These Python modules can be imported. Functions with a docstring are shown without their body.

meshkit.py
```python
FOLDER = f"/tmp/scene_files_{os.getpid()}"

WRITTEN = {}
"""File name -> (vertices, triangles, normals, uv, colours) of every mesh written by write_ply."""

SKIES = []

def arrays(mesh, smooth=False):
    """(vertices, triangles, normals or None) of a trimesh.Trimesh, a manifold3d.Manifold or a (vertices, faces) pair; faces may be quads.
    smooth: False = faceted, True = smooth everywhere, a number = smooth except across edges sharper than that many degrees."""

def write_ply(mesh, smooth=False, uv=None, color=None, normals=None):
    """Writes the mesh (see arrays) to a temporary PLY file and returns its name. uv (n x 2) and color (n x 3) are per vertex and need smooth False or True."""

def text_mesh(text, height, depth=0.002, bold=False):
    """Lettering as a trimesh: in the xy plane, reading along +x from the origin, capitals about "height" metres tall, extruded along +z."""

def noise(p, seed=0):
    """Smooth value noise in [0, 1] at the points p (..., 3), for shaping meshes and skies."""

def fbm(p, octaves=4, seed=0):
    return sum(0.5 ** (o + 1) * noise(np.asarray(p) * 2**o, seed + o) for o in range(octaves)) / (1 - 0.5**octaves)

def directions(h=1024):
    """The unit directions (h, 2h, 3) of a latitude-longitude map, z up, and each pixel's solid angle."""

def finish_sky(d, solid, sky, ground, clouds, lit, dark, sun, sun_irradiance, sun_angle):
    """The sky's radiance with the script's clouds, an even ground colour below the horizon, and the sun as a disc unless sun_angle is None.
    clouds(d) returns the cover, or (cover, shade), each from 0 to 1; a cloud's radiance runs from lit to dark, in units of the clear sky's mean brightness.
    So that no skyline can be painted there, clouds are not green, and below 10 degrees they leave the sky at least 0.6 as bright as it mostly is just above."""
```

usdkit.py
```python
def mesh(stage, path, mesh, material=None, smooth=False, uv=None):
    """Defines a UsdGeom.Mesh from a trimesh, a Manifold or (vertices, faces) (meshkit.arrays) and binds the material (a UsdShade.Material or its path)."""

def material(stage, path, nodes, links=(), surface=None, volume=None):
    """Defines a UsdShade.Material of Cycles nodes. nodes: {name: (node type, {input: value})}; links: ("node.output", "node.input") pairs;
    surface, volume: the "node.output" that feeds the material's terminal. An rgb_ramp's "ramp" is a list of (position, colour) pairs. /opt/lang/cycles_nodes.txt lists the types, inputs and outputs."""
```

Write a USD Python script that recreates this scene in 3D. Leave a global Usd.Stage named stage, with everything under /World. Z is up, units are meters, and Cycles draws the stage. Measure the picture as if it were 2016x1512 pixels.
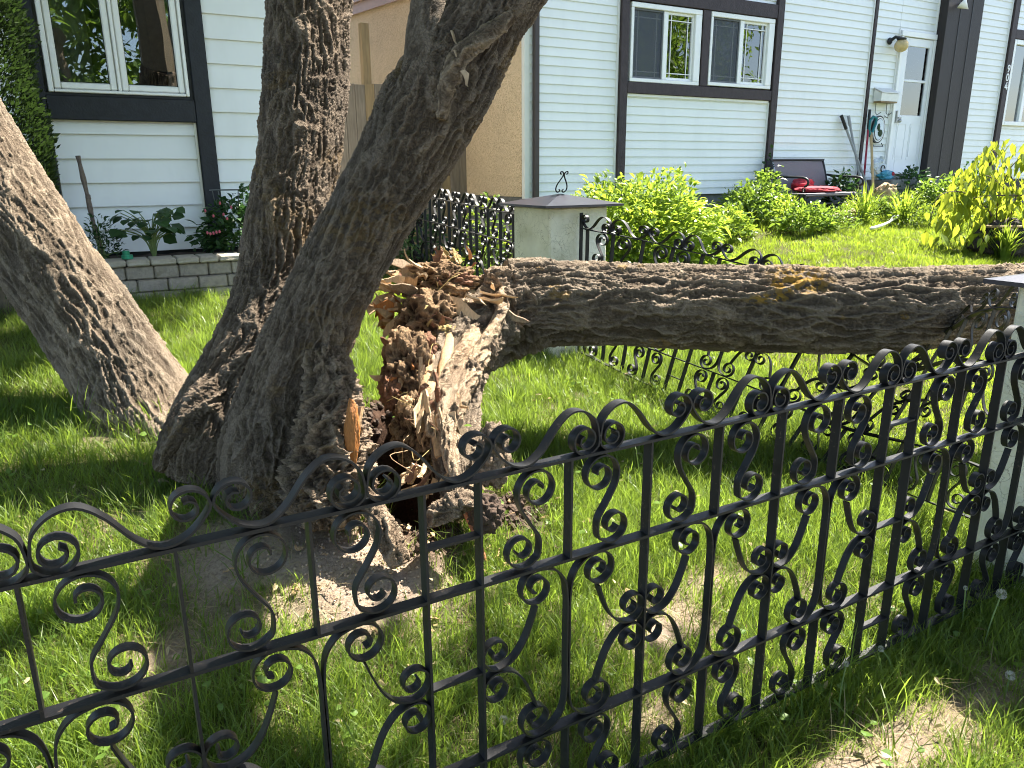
import math, random, numpy as np, trimesh, usdkit, meshkit
from pxr import Usd, UsdGeom, UsdLux, UsdShade, Gf, Sdf, Vt
from scipy.spatial import cKDTree
random.seed(7)
stage = Usd.Stage.CreateInMemory()
UsdGeom.SetStageUpAxis(stage, 'Z'); UsdGeom.SetStageMetersPerUnit(stage, 1.0)
W = '/World'; UsdGeom.Xform.Define(stage, W); stage.SetDefaultPrim(stage.GetPrimAtPath(W))
# ------------------------------------------------------------------ camera, sky, sun, exposure
EXPOSURE = 2.45
SUN_EL, SUN_AZ = math.radians(56), math.radians(76)
FPX, TILT, ROLL, CAZ = 1496.0, math.atan(419 / 1496.0), 0.0069, math.radians(30)
EYE = np.array([0, 0, 1.6])
FW = np.array([math.sin(CAZ) * math.cos(TILT), math.cos(CAZ) * math.cos(TILT), -math.sin(TILT)])
R0 = np.array([math.cos(CAZ), -math.sin(CAZ), 0]); U0 = np.cross(R0, FW)
RT = R0 * math.cos(ROLL) - U0 * math.sin(ROLL); UP = U0 * math.cos(ROLL) + R0 * math.sin(ROLL)
cam = UsdGeom.Camera.Define(stage, W + '/camera')
cam.AddTransformOp().Set(Gf.Matrix4d(*RT, 0, *UP, 0, *(-FW), 0, *EYE, 1))
cam.CreateHorizontalApertureAttr(36.0); cam.CreateVerticalApertureAttr(27.0)
cam.CreateFocalLengthAttr(36.0 * FPX / 2016); cam.CreateClippingRangeAttr(Gf.Vec2f(0.02, 1000))
cam.CreateExposureAttr(EXPOSURE)
dome = UsdLux.DomeLight.Define(stage, W + '/sky')
skym = usdkit.material(stage, W + '/Looks/sky', {
    's': ('sky_texture', {'sky_type': 'single_scattering', 'sun_disc': False, 'sun_elevation': SUN_EL, 'sun_rotation': SUN_AZ, 'aerosol_density': 1.3}),
    'b': ('background_shader', {'strength': 0.056})}, [('s.color', 'b.color')], surface='b.background')
UsdShade.MaterialBindingAPI.Apply(dome.GetPrim()).Bind(skym)
dome.GetPrim().SetCustomDataByKey('kind', 'structure')
sun = UsdLux.DistantLight.Define(stage, W + '/sun')
sun.CreateIntensityAttr(1.2); sun.CreateAngleAttr(0.53); sun.CreateNormalizeAttr(True); sun.CreateColorAttr(Gf.Vec3f(1.0, 0.94, 0.83))
sd = np.array([math.sin(SUN_AZ) * math.cos(SUN_EL), math.cos(SUN_AZ) * math.cos(SUN_EL), math.sin(SUN_EL)])
sx = np.cross([0, 0, 1], sd); sx /= np.linalg.norm(sx); sy = np.cross(sd, sx)
sun.AddTransformOp().Set(Gf.Matrix4d(*sx, 0, *sy, 0, *sd, 0, 0, 0, 30, 1))

def at(px, py, dep):
    """A point seen from the street at a pixel of the survey photograph, dep metres along the view axis."""
    return EYE + dep * (FW + RT * (px - 1008) / FPX + UP * (756 - py) / FPX)
def onY(px, py, Y):
    d = FW + RT * (px - 1008) / FPX + UP * (756 - py) / FPX
    return EYE + d * Y / d[1]
def sm(a, b, x):
    t = np.clip((np.asarray(x, float) - a) / (b - a), 0, 1); return t * t * (3 - 2 * t)

# ------------------------------------------------------------------ naming helpers
used = {}
def numbered(parent, name):
    k = (parent, name); n = used.get(k, -1) + 1; used[k] = n
    return f'{parent}/{name}' + (f'_{n:03d}' if n else '')
ORG = {}
def tag(p, label=None, cat=None, group=None, kind=None):
    for k, v in (('label', label), ('category', cat), ('group', group), ('kind', kind)):
        if v: p.SetCustomDataByKey(k, v)
    return p
def thing(name, label, cat, loc=(0, 0, 0), group=None):
    x = UsdGeom.Xform.Define(stage, numbered(W, name)); x.AddTranslateOp().Set(Gf.Vec3d(*map(float, loc)))
    p = x.GetPrim(); ORG[str(p.GetPath())] = np.asarray(loc, float)
    return tag(p, label, cat, group)
def part(name, mesh, m, parent=None, smooth=False, prim=None, label=None, kind=None, attrs=None):
    """One Mesh prim from world-space geometry, under its thing."""
    base = str(parent.GetPath()) if parent is not None else W
    o = ORG.get(base, np.zeros(3))
    v, f, n = meshkit.arrays(mesh, smooth)
    path = numbered(base, name)
    pm = usdkit.mesh(stage, path, (v - o, f), M[m])
    if n is not None:
        pm.CreateNormalsAttr(Vt.Vec3fArray.FromNumpy(n.astype(np.float32))); pm.SetNormalsInterpolation('vertex')
    if attrs:
        for k, a in attrs.items():
            UsdGeom.PrimvarsAPI(pm).CreatePrimvar(k, Sdf.ValueTypeNames.FloatArray, 'vertex').Set(Vt.FloatArray.FromNumpy(np.asarray(a, np.float32)))
    ORG[path] = o
    return tag(pm.GetPrim(), label=label, kind=kind)
def copy_of(src, label, loc, rotz=0, scale=1.0, group=None):
    x = UsdGeom.Xform.Define(stage, numbered(W, src.GetName().rsplit('_0', 1)[0] if src.GetName()[-3:].isdigit() else src.GetName()))
    x.AddTranslateOp().Set(Gf.Vec3d(*map(float, loc))); x.AddRotateZOp().Set(rotz); x.AddScaleOp().Set(Gf.Vec3f(scale, scale, scale))
    r = x.GetPrim(); r.GetReferences().AddInternalReference(src.GetPath()); r.SetInstanceable(True)
    x.SetXformOpOrder(x.GetOrderedXformOps())
    return tag(r, label, src.GetCustomDataByKey('category'), group)

# ------------------------------------------------------------------ materials
M = {}
def mat(name, nodes, links, surface='p.BSDF'):
    M[name] = usdkit.material(stage, f'{W}/Looks/{name}', nodes, links, surface=surface)
def plain(name, col, rough=0.6, var=0.12, scale=12, bump=0.0, bscale=60, spec=0.4, metal=0.0, stretch=None):
    """Colour with tonal variation from noise and fine relief."""
    c = np.array(col)
    n = {'g': ('texture_coordinate', {}), 'm': ('mapping', {'scale': stretch or (1, 1, 1)}), 'n': ('noise_texture', {'scale': scale, 'detail': 5.0, 'roughness': 0.6}),
         'r': ('rgb_ramp', {'ramp': [(0.25, tuple(c * (1 - var))), (0.5, tuple(c)), (0.75, tuple(np.minimum(c * (1 + var), 1)))]}),
         'p': ('principled_bsdf', {'roughness': rough, 'specular_ior_level': spec, 'metallic': metal})}
    l = [('g.object', 'm.vector'), ('m.vector', 'n.vector'), ('n.fac', 'r.fac'), ('r.color', 'p.base_color')]
    if bump:
        n['n2'] = ('noise_texture', {'scale': bscale, 'detail': 4.0}); n['b'] = ('bump', {'strength': bump, 'distance': 0.01})
        l += [('m.vector', 'n2.vector'), ('n2.fac', 'b.height'), ('b.normal', 'p.normal')]
    mat(name, n, l)
def leafy(name, dark, lite, trans, tmix=0.45, rough=0.45):
    """Thin leaf: reflecting and letting light through; tone varies from leaf to leaf."""
    mat(name, {'g': ('geometry', {}), 'o': ('object_info', {}), 'a': ('math', {'math_type': 'add'}), 'f': ('math', {'math_type': 'fraction'}), 'n': ('noise_texture', {'scale': 2.3, 'detail': 4.0}), 'k': ('map_range', {'from_min': .32, 'from_max': .68, 'to_min': -.1, 'to_max': .55, 'clamp': True}), 'q': ('math', {'math_type': 'multiply_add', 'value2': .55}),
               'r': ('rgb_ramp', {'ramp': [(0.0, dark), (1.0, lite)]}), 'r2': ('rgb_ramp', {'ramp': [(0.0, tuple(np.array(trans) * .55)), (1.0, tuple(np.array(trans) * 1.2))]}),
               'p': ('principled_bsdf', {'roughness': rough, 'specular_ior_level': 0.35}), 't': ('translucent_bsdf', {}), 'x': ('mix_closure', {'fac': tmix})},
        [('g.random_per_island', 'a.value1'), ('o.random', 'a.value2'), ('a.value', 'f.value1'), ('g.position', 'n.vector'), ('n.fac', 'k.value'), ('f.value', 'q.value1'), ('k.result', 'q.value3'), ('q.value', 'r.fac'), ('q.value', 'r2.fac'), ('r.color', 'p.base_color'), ('r2.color', 't.color'),
         ('p.BSDF', 'x.closure1'), ('t.BSDF', 'x.closure2')], surface='x.closure')
leafy('green_grass', (.055, .11, .015), (.15, .20, .045), (.28, .40, .045), 0.5, .38)
leafy('lawn_grass', (.08, .15, .015), (.18, .24, .035), (.36, .48, .04), 0.5, .38)
leafy('dry_straw', (.26, .20, .11), (.42, .34, .20), (.40, .32, .17), 0.3, 0.7)
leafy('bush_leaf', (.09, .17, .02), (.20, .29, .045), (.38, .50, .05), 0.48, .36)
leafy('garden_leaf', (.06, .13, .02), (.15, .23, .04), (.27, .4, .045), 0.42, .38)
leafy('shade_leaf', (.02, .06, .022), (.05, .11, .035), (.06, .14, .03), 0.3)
leafy('maple_leaf', (.10, .17, .02), (.20, .28, .03), (.42, .48, .04), 0.5)
leafy('tree_leaf', (.06, .12, .02), (.14, .22, .04), (.24, .38, .04), 0.45)
leafy('cedar_leaf', (.012, .030, .008), (.04, .065, .018), (.04, .075, .015), 0.25, 0.6)
leafy('petal_pink', (.5, .09, .16), (.65, .2, .28), (.5, .1, .2), 0.3)
leafy('seed_fluff', (.5, .5, .47), (.7, .7, .66), (.6, .6, .55), 0.5, 0.9)
plain('brown_stem', (.10, .075, .045), .8, .3, 20)
plain('green_stem', (.14, .2, .06), .6, .2, 20)
mat('rail_iron', {'g': ('texture_coordinate', {}), 'n': ('noise_texture', {'scale': 9.0, 'detail': 5.0}), 'n2': ('noise_texture', {'scale': 75.0, 'detail': 5.0, 'roughness': .7}), 'n3': ('noise_texture', {'scale': 3.0, 'detail': 3.0}), 'r': ('rgb_ramp', {'ramp': [(.3, (.0035, .0035, .0045)), (.7, (.0085, .0085, .0095))]}),
    'c': ('rgb_ramp', {'ramp': [(.60, (0, 0, 0)), (.68, (1, 1, 1))]}), 'c3': ('rgb_ramp', {'ramp': [(.42, (.1, .1, .1)), (.62, (.9, .9, .9))]}), 'mm': ('mix', {'mix_type': 'multiply', 'fac': 1.0}), 'x': ('mix', {'color2': (.075, .055, .042)}), 'rr': ('map_range', {'from_min': .3, 'from_max': .7, 'to_min': .34, 'to_max': .62}),
    'b': ('bump', {'strength': .22, 'distance': .004}), 'p': ('principled_bsdf', {'specular_ior_level': .28})},
    [('g.object', 'n.vector'), ('g.object', 'n2.vector'), ('g.object', 'n3.vector'), ('n.fac', 'r.fac'), ('n2.fac', 'c.fac'), ('n3.fac', 'c3.fac'), ('c.color', 'mm.color1'), ('c3.color', 'mm.color2'), ('mm.color', 'x.fac'), ('r.color', 'x.color1'), ('x.color', 'p.base_color'), ('n.fac', 'rr.value'), ('rr.result', 'p.roughness'), ('n2.fac', 'b.height'), ('b.normal', 'p.normal')])
def painted(name, col, rough, stain):
    mat(name, {'g': ('texture_coordinate', {}), 'm': ('mapping', {'scale': (1.2, 1, .45)}), 'o': ('object_info', {}), 'n': ('noise_texture', {'scale': 2.6, 'detail': 7.0, 'roughness': .65}), 'n2': ('noise_texture', {'scale': 40.0, 'detail': 3.0}), 'r': ('rgb_ramp', {'ramp': [(.28, tuple(np.array(col) * stain)), (.5, col), (.8, tuple(np.array(col) * 1.02))]}),
        'k': ('map_range', {'to_min': .955, 'to_max': 1.0}), 'v': ('hsv', {}), 'b': ('bump', {'strength': .05, 'distance': .01}), 'p': ('principled_bsdf', {'roughness': rough, 'specular_ior_level': .35})},
        [('g.object', 'm.vector'), ('m.vector', 'n.vector'), ('n.fac', 'r.fac'), ('o.random', 'k.value'), ('k.result', 'v.value'), ('r.color', 'v.color'), ('v.color', 'p.base_color'), ('g.object', 'n2.vector'), ('n2.fac', 'b.height'), ('b.normal', 'p.normal')])
painted('board_paint_left', (.775, .79, .77), .55, .93)
painted('siding_vinyl', (.79, .81, .775), .45, .94)
plain('white_trim', (.80, .80, .77), .4, .03, 6)
plain('cream_trim', (.70, .69, .62), .45, .05, 6)
plain('black_timber', (.012, .014, .018), .5, .4, 14, .25, 60, .4, stretch=(1, 1, 1))
plain('brown_timber', (.042, .030, .030), .6, .3, 18, .5, 90, .3, stretch=(1, 1, .5))
plain('dark_brown_panel', (.030, .024, .022), .55, .25, 14, .3, 60, .3, stretch=(4, 4, .4))
plain('foundation', (.16, .16, .155), .85, .2, 14, .4, 60)
plain('black_base', (.02, .022, .025), .7, .3, 14)
plain('soffit', (.5, .5, .48), .6, .05, 5)
plain('shingle', (.09, .075, .065), .9, .3, 30, .5, 90)
plain('rake_fascia', (.40, .26, .21), .5, .08, 9)
plain('downspout_brown', (.05, .036, .032), .4, .15, 12)
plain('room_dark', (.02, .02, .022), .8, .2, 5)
plain('curtain', (.30, .30, .29), .8, .15, 6)
plain('window_screen', (.10, .105, .11), .6, .1, 5)
plain('door_white', (.76, .77, .77), .38, .03, 4)
plain('mailbox_white', (.72, .72, .68), .4, .08, 12)
plain('rust_metal', (.25, .17, .08), .7, .4, 25)
plain('black_metal', (.014, .015, .016), .4, .3, 20)
plain('steel', (.45, .45, .45), .35, .15, 20, metal=.7)
plain('grey_handle', (.30, .31, .33), .4, .1, 12)
plain('red_handle', (.30, .02, .05), .4, .15, 12)
plain('wood_handle', (.50, .36, .17), .55, .15, 30, stretch=(1, 1, .2))
plain('teal_plastic', (.01, .16, .17), .4, .15, 12)
plain('sling_fabric', (.24, .215, .235), .85, .08, 60, .2, 300)
plain('red_cushion', (.34, .03, .045), .9, .2, 14, .3, 90)
plain('bag_white', (.60, .66, .70), .4, .1, 18)
plain('bag_blue', (.06, .28, .42), .4, .25, 18)
plain('paper_brown', (.33, .22, .12), .8, .2, 14, .3, 50)
plain('stone_tan', (.33, .25, .15), .85, .25, 18, .6, 70)
plain('fence_board_grey', (.20, .165, .125), .8, .35, 8, .4, 60, stretch=(6, 6, .5))
plain('fence_board_tan', (.28, .20, .105), .75, .3, 8, .4, 60, stretch=(6, 6, .5))
plain('paving', (.35, .34, .32), .85, .12, 9, .3, 80)
plain('asphalt', (.05, .05, .052), .9, .2, 30, .4, 200)
plain('green_plastic', (.02, .22, .12), .4, .1, 10)
plain('wire_grey', (.12, .13, .13), .4, .2, 20, metal=.5)
plain('white_paint', (.78, .78, .76), .4, .04, 8)
plain('stick_bark', (.17, .13, .11), .85, .3, 25, .5, 90)
plain('block_one', (.30, .265, .22), .9, .22, 30, 1.0, 90)
plain('block_two', (.245, .215, .18), .9, .22, 30, 1.0, 90)
plain('block_cap', (.33, .30, .25), .9, .18, 30, .8, 90)
plain('amber_glass', (.55, .42, .2), .15, .2, 14)
plain('rock_dark', (.035, .028, .024), .9, .4, 14, .8, 50)
plain('orange_wood', (.36, .135, .03), .65, .35, 30, .8, 80, stretch=(5, 5, .5))
plain('pale_wood', (.52, .37, .22), .75, .28, 22, .7, 70, stretch=(4, 4, .7))
plain('split_wood', (.40, .29, .19), .8, .45, 26, 1.0, 90, stretch=(5, 5, .8))
plain('tan_wood', (.40, .26, .14), .8, .35, 22, .8, 60, stretch=(4, 4, .8))
plain('rotten_wood', (.14, .065, .035), .9, .5, 26, 1.0, 70)
plain('red_root', (.36, .14, .07), .75, .3, 30, .5, 70)
plain('moss_fibre', (.33, .25, .10), .9, .4, 40, .8, 90)
# stucco with pebbles, aged render with hairline cracks, bark, ground
mat('stucco', {'g': ('texture_coordinate', {}), 'v': ('voronoi_texture', {'scale': 110.0}), 'n': ('noise_texture', {'scale': 92.0, 'detail': 3.0}), 'n2': ('noise_texture', {'scale': 1.3, 'detail': 4.0}),
               'r': ('rgb_ramp', {'ramp': [(.33, (.32, .225, .125)), (.46, (.64, .47, .28)), (.62, (.78, .60, .39))]}),
               'r2': ('rgb_ramp', {'ramp': [(.3, (.86, .86, .86)), (.7, (1.0, 1.0, 1.0))]}), 'x': ('mix', {'mix_type': 'multiply', 'fac': 1.0}),
               'b': ('bump', {'strength': .6, 'distance': .008}), 'p': ('principled_bsdf', {'roughness': .9})},
    [('g.object', 'v.vector'), ('g.object', 'n.vector'), ('g.object', 'n2.vector'), ('n.fac', 'r.fac'), ('n2.fac', 'r2.fac'), ('r.color', 'x.color1'), ('r2.color', 'x.color2'), ('x.color', 'p.base_color'), ('v.distance', 'b.height'), ('b.normal', 'p.normal')])
mat('pillar_render', {'g': ('texture_coordinate', {}), 'w': ('noise_texture', {'scale': 7.0, 'detail': 4.0}), 'mx': ('mix_vector', {'fac': 0.24}),
                      'v': ('voronoi_texture', {'scale': 19.0, 'feature': 'distance_to_edge'}), 'v2': ('noise_texture', {'scale': 5.0, 'detail': 2.0}),
                      'rc': ('rgb_ramp', {'ramp': [(0.0, (.35, .33, .29)), (.03, (1, 1, 1)), (1.0, (1, 1, 1))]}), 'cm': ('rgb_ramp', {'ramp': [(.42, (1, 1, 1)), (.55, (0, 0, 0))]}),
                      'y': ('mix', {'mix_type': 'mix', 'color1': (1, 1, 1)}), 'n': ('noise_texture', {'scale': 4.0, 'detail': 6.0}),
                      'r': ('rgb_ramp', {'ramp': [(.3, (.42, .40, .28)), (.48, (.62, .59, .47)), (.65, (.70, .67, .55))]}), 'x': ('mix', {'mix_type': 'multiply', 'fac': .85}),
                      'nb': ('noise_texture', {'scale': 40.0, 'detail': 6.0}), 'b': ('bump', {'strength': .5, 'distance': .02}), 'p': ('principled_bsdf', {'roughness': .85})},
    [('g.object', 'w.vector'), ('g.object', 'mx.a'), ('w.color', 'mx.b'), ('mx.result', 'v.vector'), ('g.object', 'v2.vector'), ('v.distance', 'rc.fac'), ('v2.fac', 'cm.fac'), ('cm.color', 'y.fac'), ('rc.color', 'y.color2'),
     ('g.object', 'n.vector'), ('n.fac', 'r.fac'), ('r.color', 'x.color1'), ('y.color', 'x.color2'), ('x.color', 'p.base_color'), ('g.object', 'nb.vector'), ('nb.fac', 'b.height'), ('b.normal', 'p.normal')])
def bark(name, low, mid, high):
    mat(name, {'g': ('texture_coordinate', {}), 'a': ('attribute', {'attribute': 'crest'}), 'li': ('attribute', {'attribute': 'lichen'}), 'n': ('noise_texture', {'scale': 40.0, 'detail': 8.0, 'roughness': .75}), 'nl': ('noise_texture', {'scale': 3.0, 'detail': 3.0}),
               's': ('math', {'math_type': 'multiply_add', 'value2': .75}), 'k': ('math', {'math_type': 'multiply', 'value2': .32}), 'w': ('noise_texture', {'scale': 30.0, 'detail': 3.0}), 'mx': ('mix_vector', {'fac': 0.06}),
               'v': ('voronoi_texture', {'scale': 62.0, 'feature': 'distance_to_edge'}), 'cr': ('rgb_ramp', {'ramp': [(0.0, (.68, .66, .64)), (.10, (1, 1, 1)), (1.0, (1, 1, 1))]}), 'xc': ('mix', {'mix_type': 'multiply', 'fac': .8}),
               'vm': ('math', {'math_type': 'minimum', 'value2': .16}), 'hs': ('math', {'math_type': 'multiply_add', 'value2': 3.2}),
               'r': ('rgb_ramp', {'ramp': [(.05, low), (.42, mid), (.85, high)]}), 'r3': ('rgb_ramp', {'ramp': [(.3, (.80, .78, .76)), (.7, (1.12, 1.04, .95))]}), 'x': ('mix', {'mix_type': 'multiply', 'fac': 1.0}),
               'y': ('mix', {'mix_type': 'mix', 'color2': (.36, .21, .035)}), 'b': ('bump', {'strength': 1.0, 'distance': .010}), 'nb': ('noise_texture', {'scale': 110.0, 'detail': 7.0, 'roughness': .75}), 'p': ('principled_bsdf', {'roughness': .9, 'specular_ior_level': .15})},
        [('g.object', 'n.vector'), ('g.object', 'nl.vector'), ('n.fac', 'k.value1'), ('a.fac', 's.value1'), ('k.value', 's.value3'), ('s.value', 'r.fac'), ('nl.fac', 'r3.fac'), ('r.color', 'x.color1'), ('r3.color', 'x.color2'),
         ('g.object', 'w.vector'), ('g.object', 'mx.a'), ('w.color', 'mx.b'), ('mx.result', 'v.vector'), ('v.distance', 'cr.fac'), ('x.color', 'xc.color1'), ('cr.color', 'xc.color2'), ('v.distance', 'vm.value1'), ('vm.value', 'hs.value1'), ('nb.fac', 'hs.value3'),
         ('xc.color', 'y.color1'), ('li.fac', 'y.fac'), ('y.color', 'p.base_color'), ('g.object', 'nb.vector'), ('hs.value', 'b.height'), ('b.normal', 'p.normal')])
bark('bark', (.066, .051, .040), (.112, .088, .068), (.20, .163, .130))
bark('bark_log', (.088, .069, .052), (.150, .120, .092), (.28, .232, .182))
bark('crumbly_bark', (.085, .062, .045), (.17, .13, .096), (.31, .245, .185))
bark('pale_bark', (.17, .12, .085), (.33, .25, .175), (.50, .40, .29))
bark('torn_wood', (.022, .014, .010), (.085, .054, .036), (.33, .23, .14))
mat('ground', {'g': ('texture_coordinate', {}), 'd': ('attribute', {'attribute': 'dry'}), 'w': ('attribute', {'attribute': 'pit'}), 'r3': ('rgb_ramp', {'ramp': [(.3, (.022, .013, .009)), (.55, (.07, .04, .027)), (.75, (.17, .105, .07))]}), 'x2': ('mix', {'mix_type': 'mix'}), 'n': ('noise_texture', {'scale': 60.0, 'detail': 8.0, 'roughness': .75}), 'n2': ('noise_texture', {'scale': 6.0, 'detail': 6.0}),
               'r1': ('rgb_ramp', {'ramp': [(.3, (.035, .045, .014)), (.55, (.085, .085, .032)), (.75, (.17, .145, .07))]}), 'r2': ('rgb_ramp', {'ramp': [(.28, (.13, .09, .065)), (.5, (.33, .25, .19)), (.72, (.45, .36, .28))]}),
               'x': ('mix', {'mix_type': 'mix'}), 'b': ('bump', {'strength': 1.0, 'distance': .02}), 'p': ('principled_bsdf', {'roughness': .95, 'specular_ior_level': .1})},
    [('g.object', 'n.vector'), ('g.object', 'n2.vector'), ('n.fac', 'r1.fac'), ('n.fac', 'r2.fac'), ('d.fac', 'x.fac'), ('r1.color', 'x.color1'), ('r2.color', 'x.color2'), ('n.fac', 'r3.fac'), ('w.fac', 'x2.fac'), ('x.color', 'x2.color1'), ('r3.color', 'x2.color2'), ('x2.color', 'p.base_color'), ('n.fac', 'b.height'), ('b.normal', 'p.normal')])
plain('dark_soil', (.065, .042, .030), .95, .5, 30, 1.0, 80)
plain('dry_soil', (.36, .27, .195), .95, .3, 30, .6, 80)
plain('bed_soil', (.05, .036, .027), .95, .4, 30, 1.0, 60)
mat('pane_glass', {'f': ('fresnel', {'IOR': 1.7}), 't': ('transparent_bsdf', {'color': (.82, .86, .85)}), 'n': ('noise_texture', {'scale': 2.2, 'detail': 1.0}), 'g': ('texture_coordinate', {}), 'b': ('bump', {'strength': .12, 'distance': .02}),
                   's': ('glossy_bsdf', {'roughness': .004, 'color': (.97, .98, 1)}), 'x': ('mix_closure', {}), 'm': ('math', {'math_type': 'multiply_add', 'value2': 1.5, 'value3': .09, 'use_clamp': True})},
    [('f.fac', 'm.value1'), ('m.value', 'x.fac'), ('t.BSDF', 'x.closure1'), ('g.object', 'n.vector'), ('n.fac', 'b.height'), ('b.normal', 's.normal'), ('s.BSDF', 'x.closure2')], surface='x.closure')
mat('insect_screen', {'t': ('transparent_bsdf', {}), 'd': ('diffuse_bsdf', {'color': (.085, .088, .09)}), 'x': ('mix_closure', {'fac': .45})}, [('t.BSDF', 'x.closure1'), ('d.BSDF', 'x.closure2')], surface='x.closure')
plain('cap_metal', (.016, .016, .026), .33, .25, 9, .08, 40, .6)

# ------------------------------------------------------------------ mesh helpers
def box(x0, x1, y0, y1, z0, z1):
    b = trimesh.creation.box((x1 - x0, y1 - y0, z1 - z0)); b.apply_translation(((x0 + x1) / 2, (y0 + y1) / 2, (z0 + z1) / 2)); return b
def bevel_box(x0, x1, y0, y1, z0, z1, r=0.006):
    """A box with chamfered edges (convex hull of three inset boxes)."""
    a = [box(x0 + r, x1 - r, y0 + r, y1 - r, z0, z1), box(x0 + r, x1 - r, y0, y1, z0 + r, z1 - r), box(x0, x1, y0 + r, y1 - r, z0 + r, z1 - r)]
    return trimesh.convex.convex_hull(np.vstack([b.vertices for b in a]))
def cat(ms): return trimesh.util.concatenate(ms)
def frames(P):
    P = np.asarray(P, float); T = np.gradient(P, axis=0); T /= np.linalg.norm(T, axis=1, keepdims=True)
    n = np.cross(T[0], [0.31, -0.9, 0.29]); n /= np.linalg.norm(n); N = [n]
    for i in range(1, len(P)):
        n = N[-1] - T[i] * (N[-1] @ T[i]); N.append(n / np.linalg.norm(n))
    N = np.array(N); return T, N, np.cross(T, N)
def spline(P, n):
    """Catmull-Rom through the rows of P, n samples even in arc length."""
    P = np.asarray(P, float); Q = np.vstack([2 * P[0] - P[1], P, 2 * P[-1] - P[-2]]); out = []
    for i in range(len(P) - 1):
        a, b, c, d = Q[i:i + 4]; t = np.linspace(0, 1, 24, endpoint=False)[:, None]
        out.append(.5 * (2 * b + (c - a) * t + (2 * a - 5 * b + 4 * c - d) * t * t + (3 * b - a - 3 * c + d) * t ** 3))
    out = np.vstack(out + [P[-1:]]); s = np.r_[0, np.cumsum(np.linalg.norm(np.diff(out[:, :3], axis=0), axis=1))]
    u = np.linspace(0, s[-1], n); return np.stack([np.interp(u, s, out[:, k]) for k in range(P.shape[1])], 1)
def tube(P, r, sides=8, cap=True):
    P = np.asarray(P, float); r = np.broadcast_to(r, len(P)); T, N, B = frames(P)
    a = np.arange(sides) / sides * 2 * math.pi
    V = P[:, None] + r[:, None, None] * (np.cos(a)[None, :, None] * N[:, None] + np.sin(a)[None, :, None] * B[:, None])
    return grid_tube(V, P, cap)
def grid_tube(V, P=None, cap=True):
    n, m = V.shape[:2]; i, j = np.meshgrid(np.arange(n - 1), np.arange(m), indexing='ij'); j2 = (j + 1) % m
    q = np.stack([i * m + j, i * m + j2, (i + 1) * m + j2, (i + 1) * m + j], -1).reshape(-1, 4)
    F = np.vstack([q[:, [0, 1, 2]], q[:, [0, 2, 3]]]); V2 = V.reshape(-1, 3)
    if cap:
        c0, c1 = len(V2), len(V2) + 1; V2 = np.vstack([V2, V[0].mean(0), V[-1].mean(0)]); k = np.arange(m); k2 = (k + 1) % m
        F = np.vstack([F, np.stack([np.full(m, c0), k2, k], 1), np.stack([np.full(m, c1), (n - 1) * m + k, (n - 1) * m + k2], 1)])
    return trimesh.Trimesh(V2, F, process=False)
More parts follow.
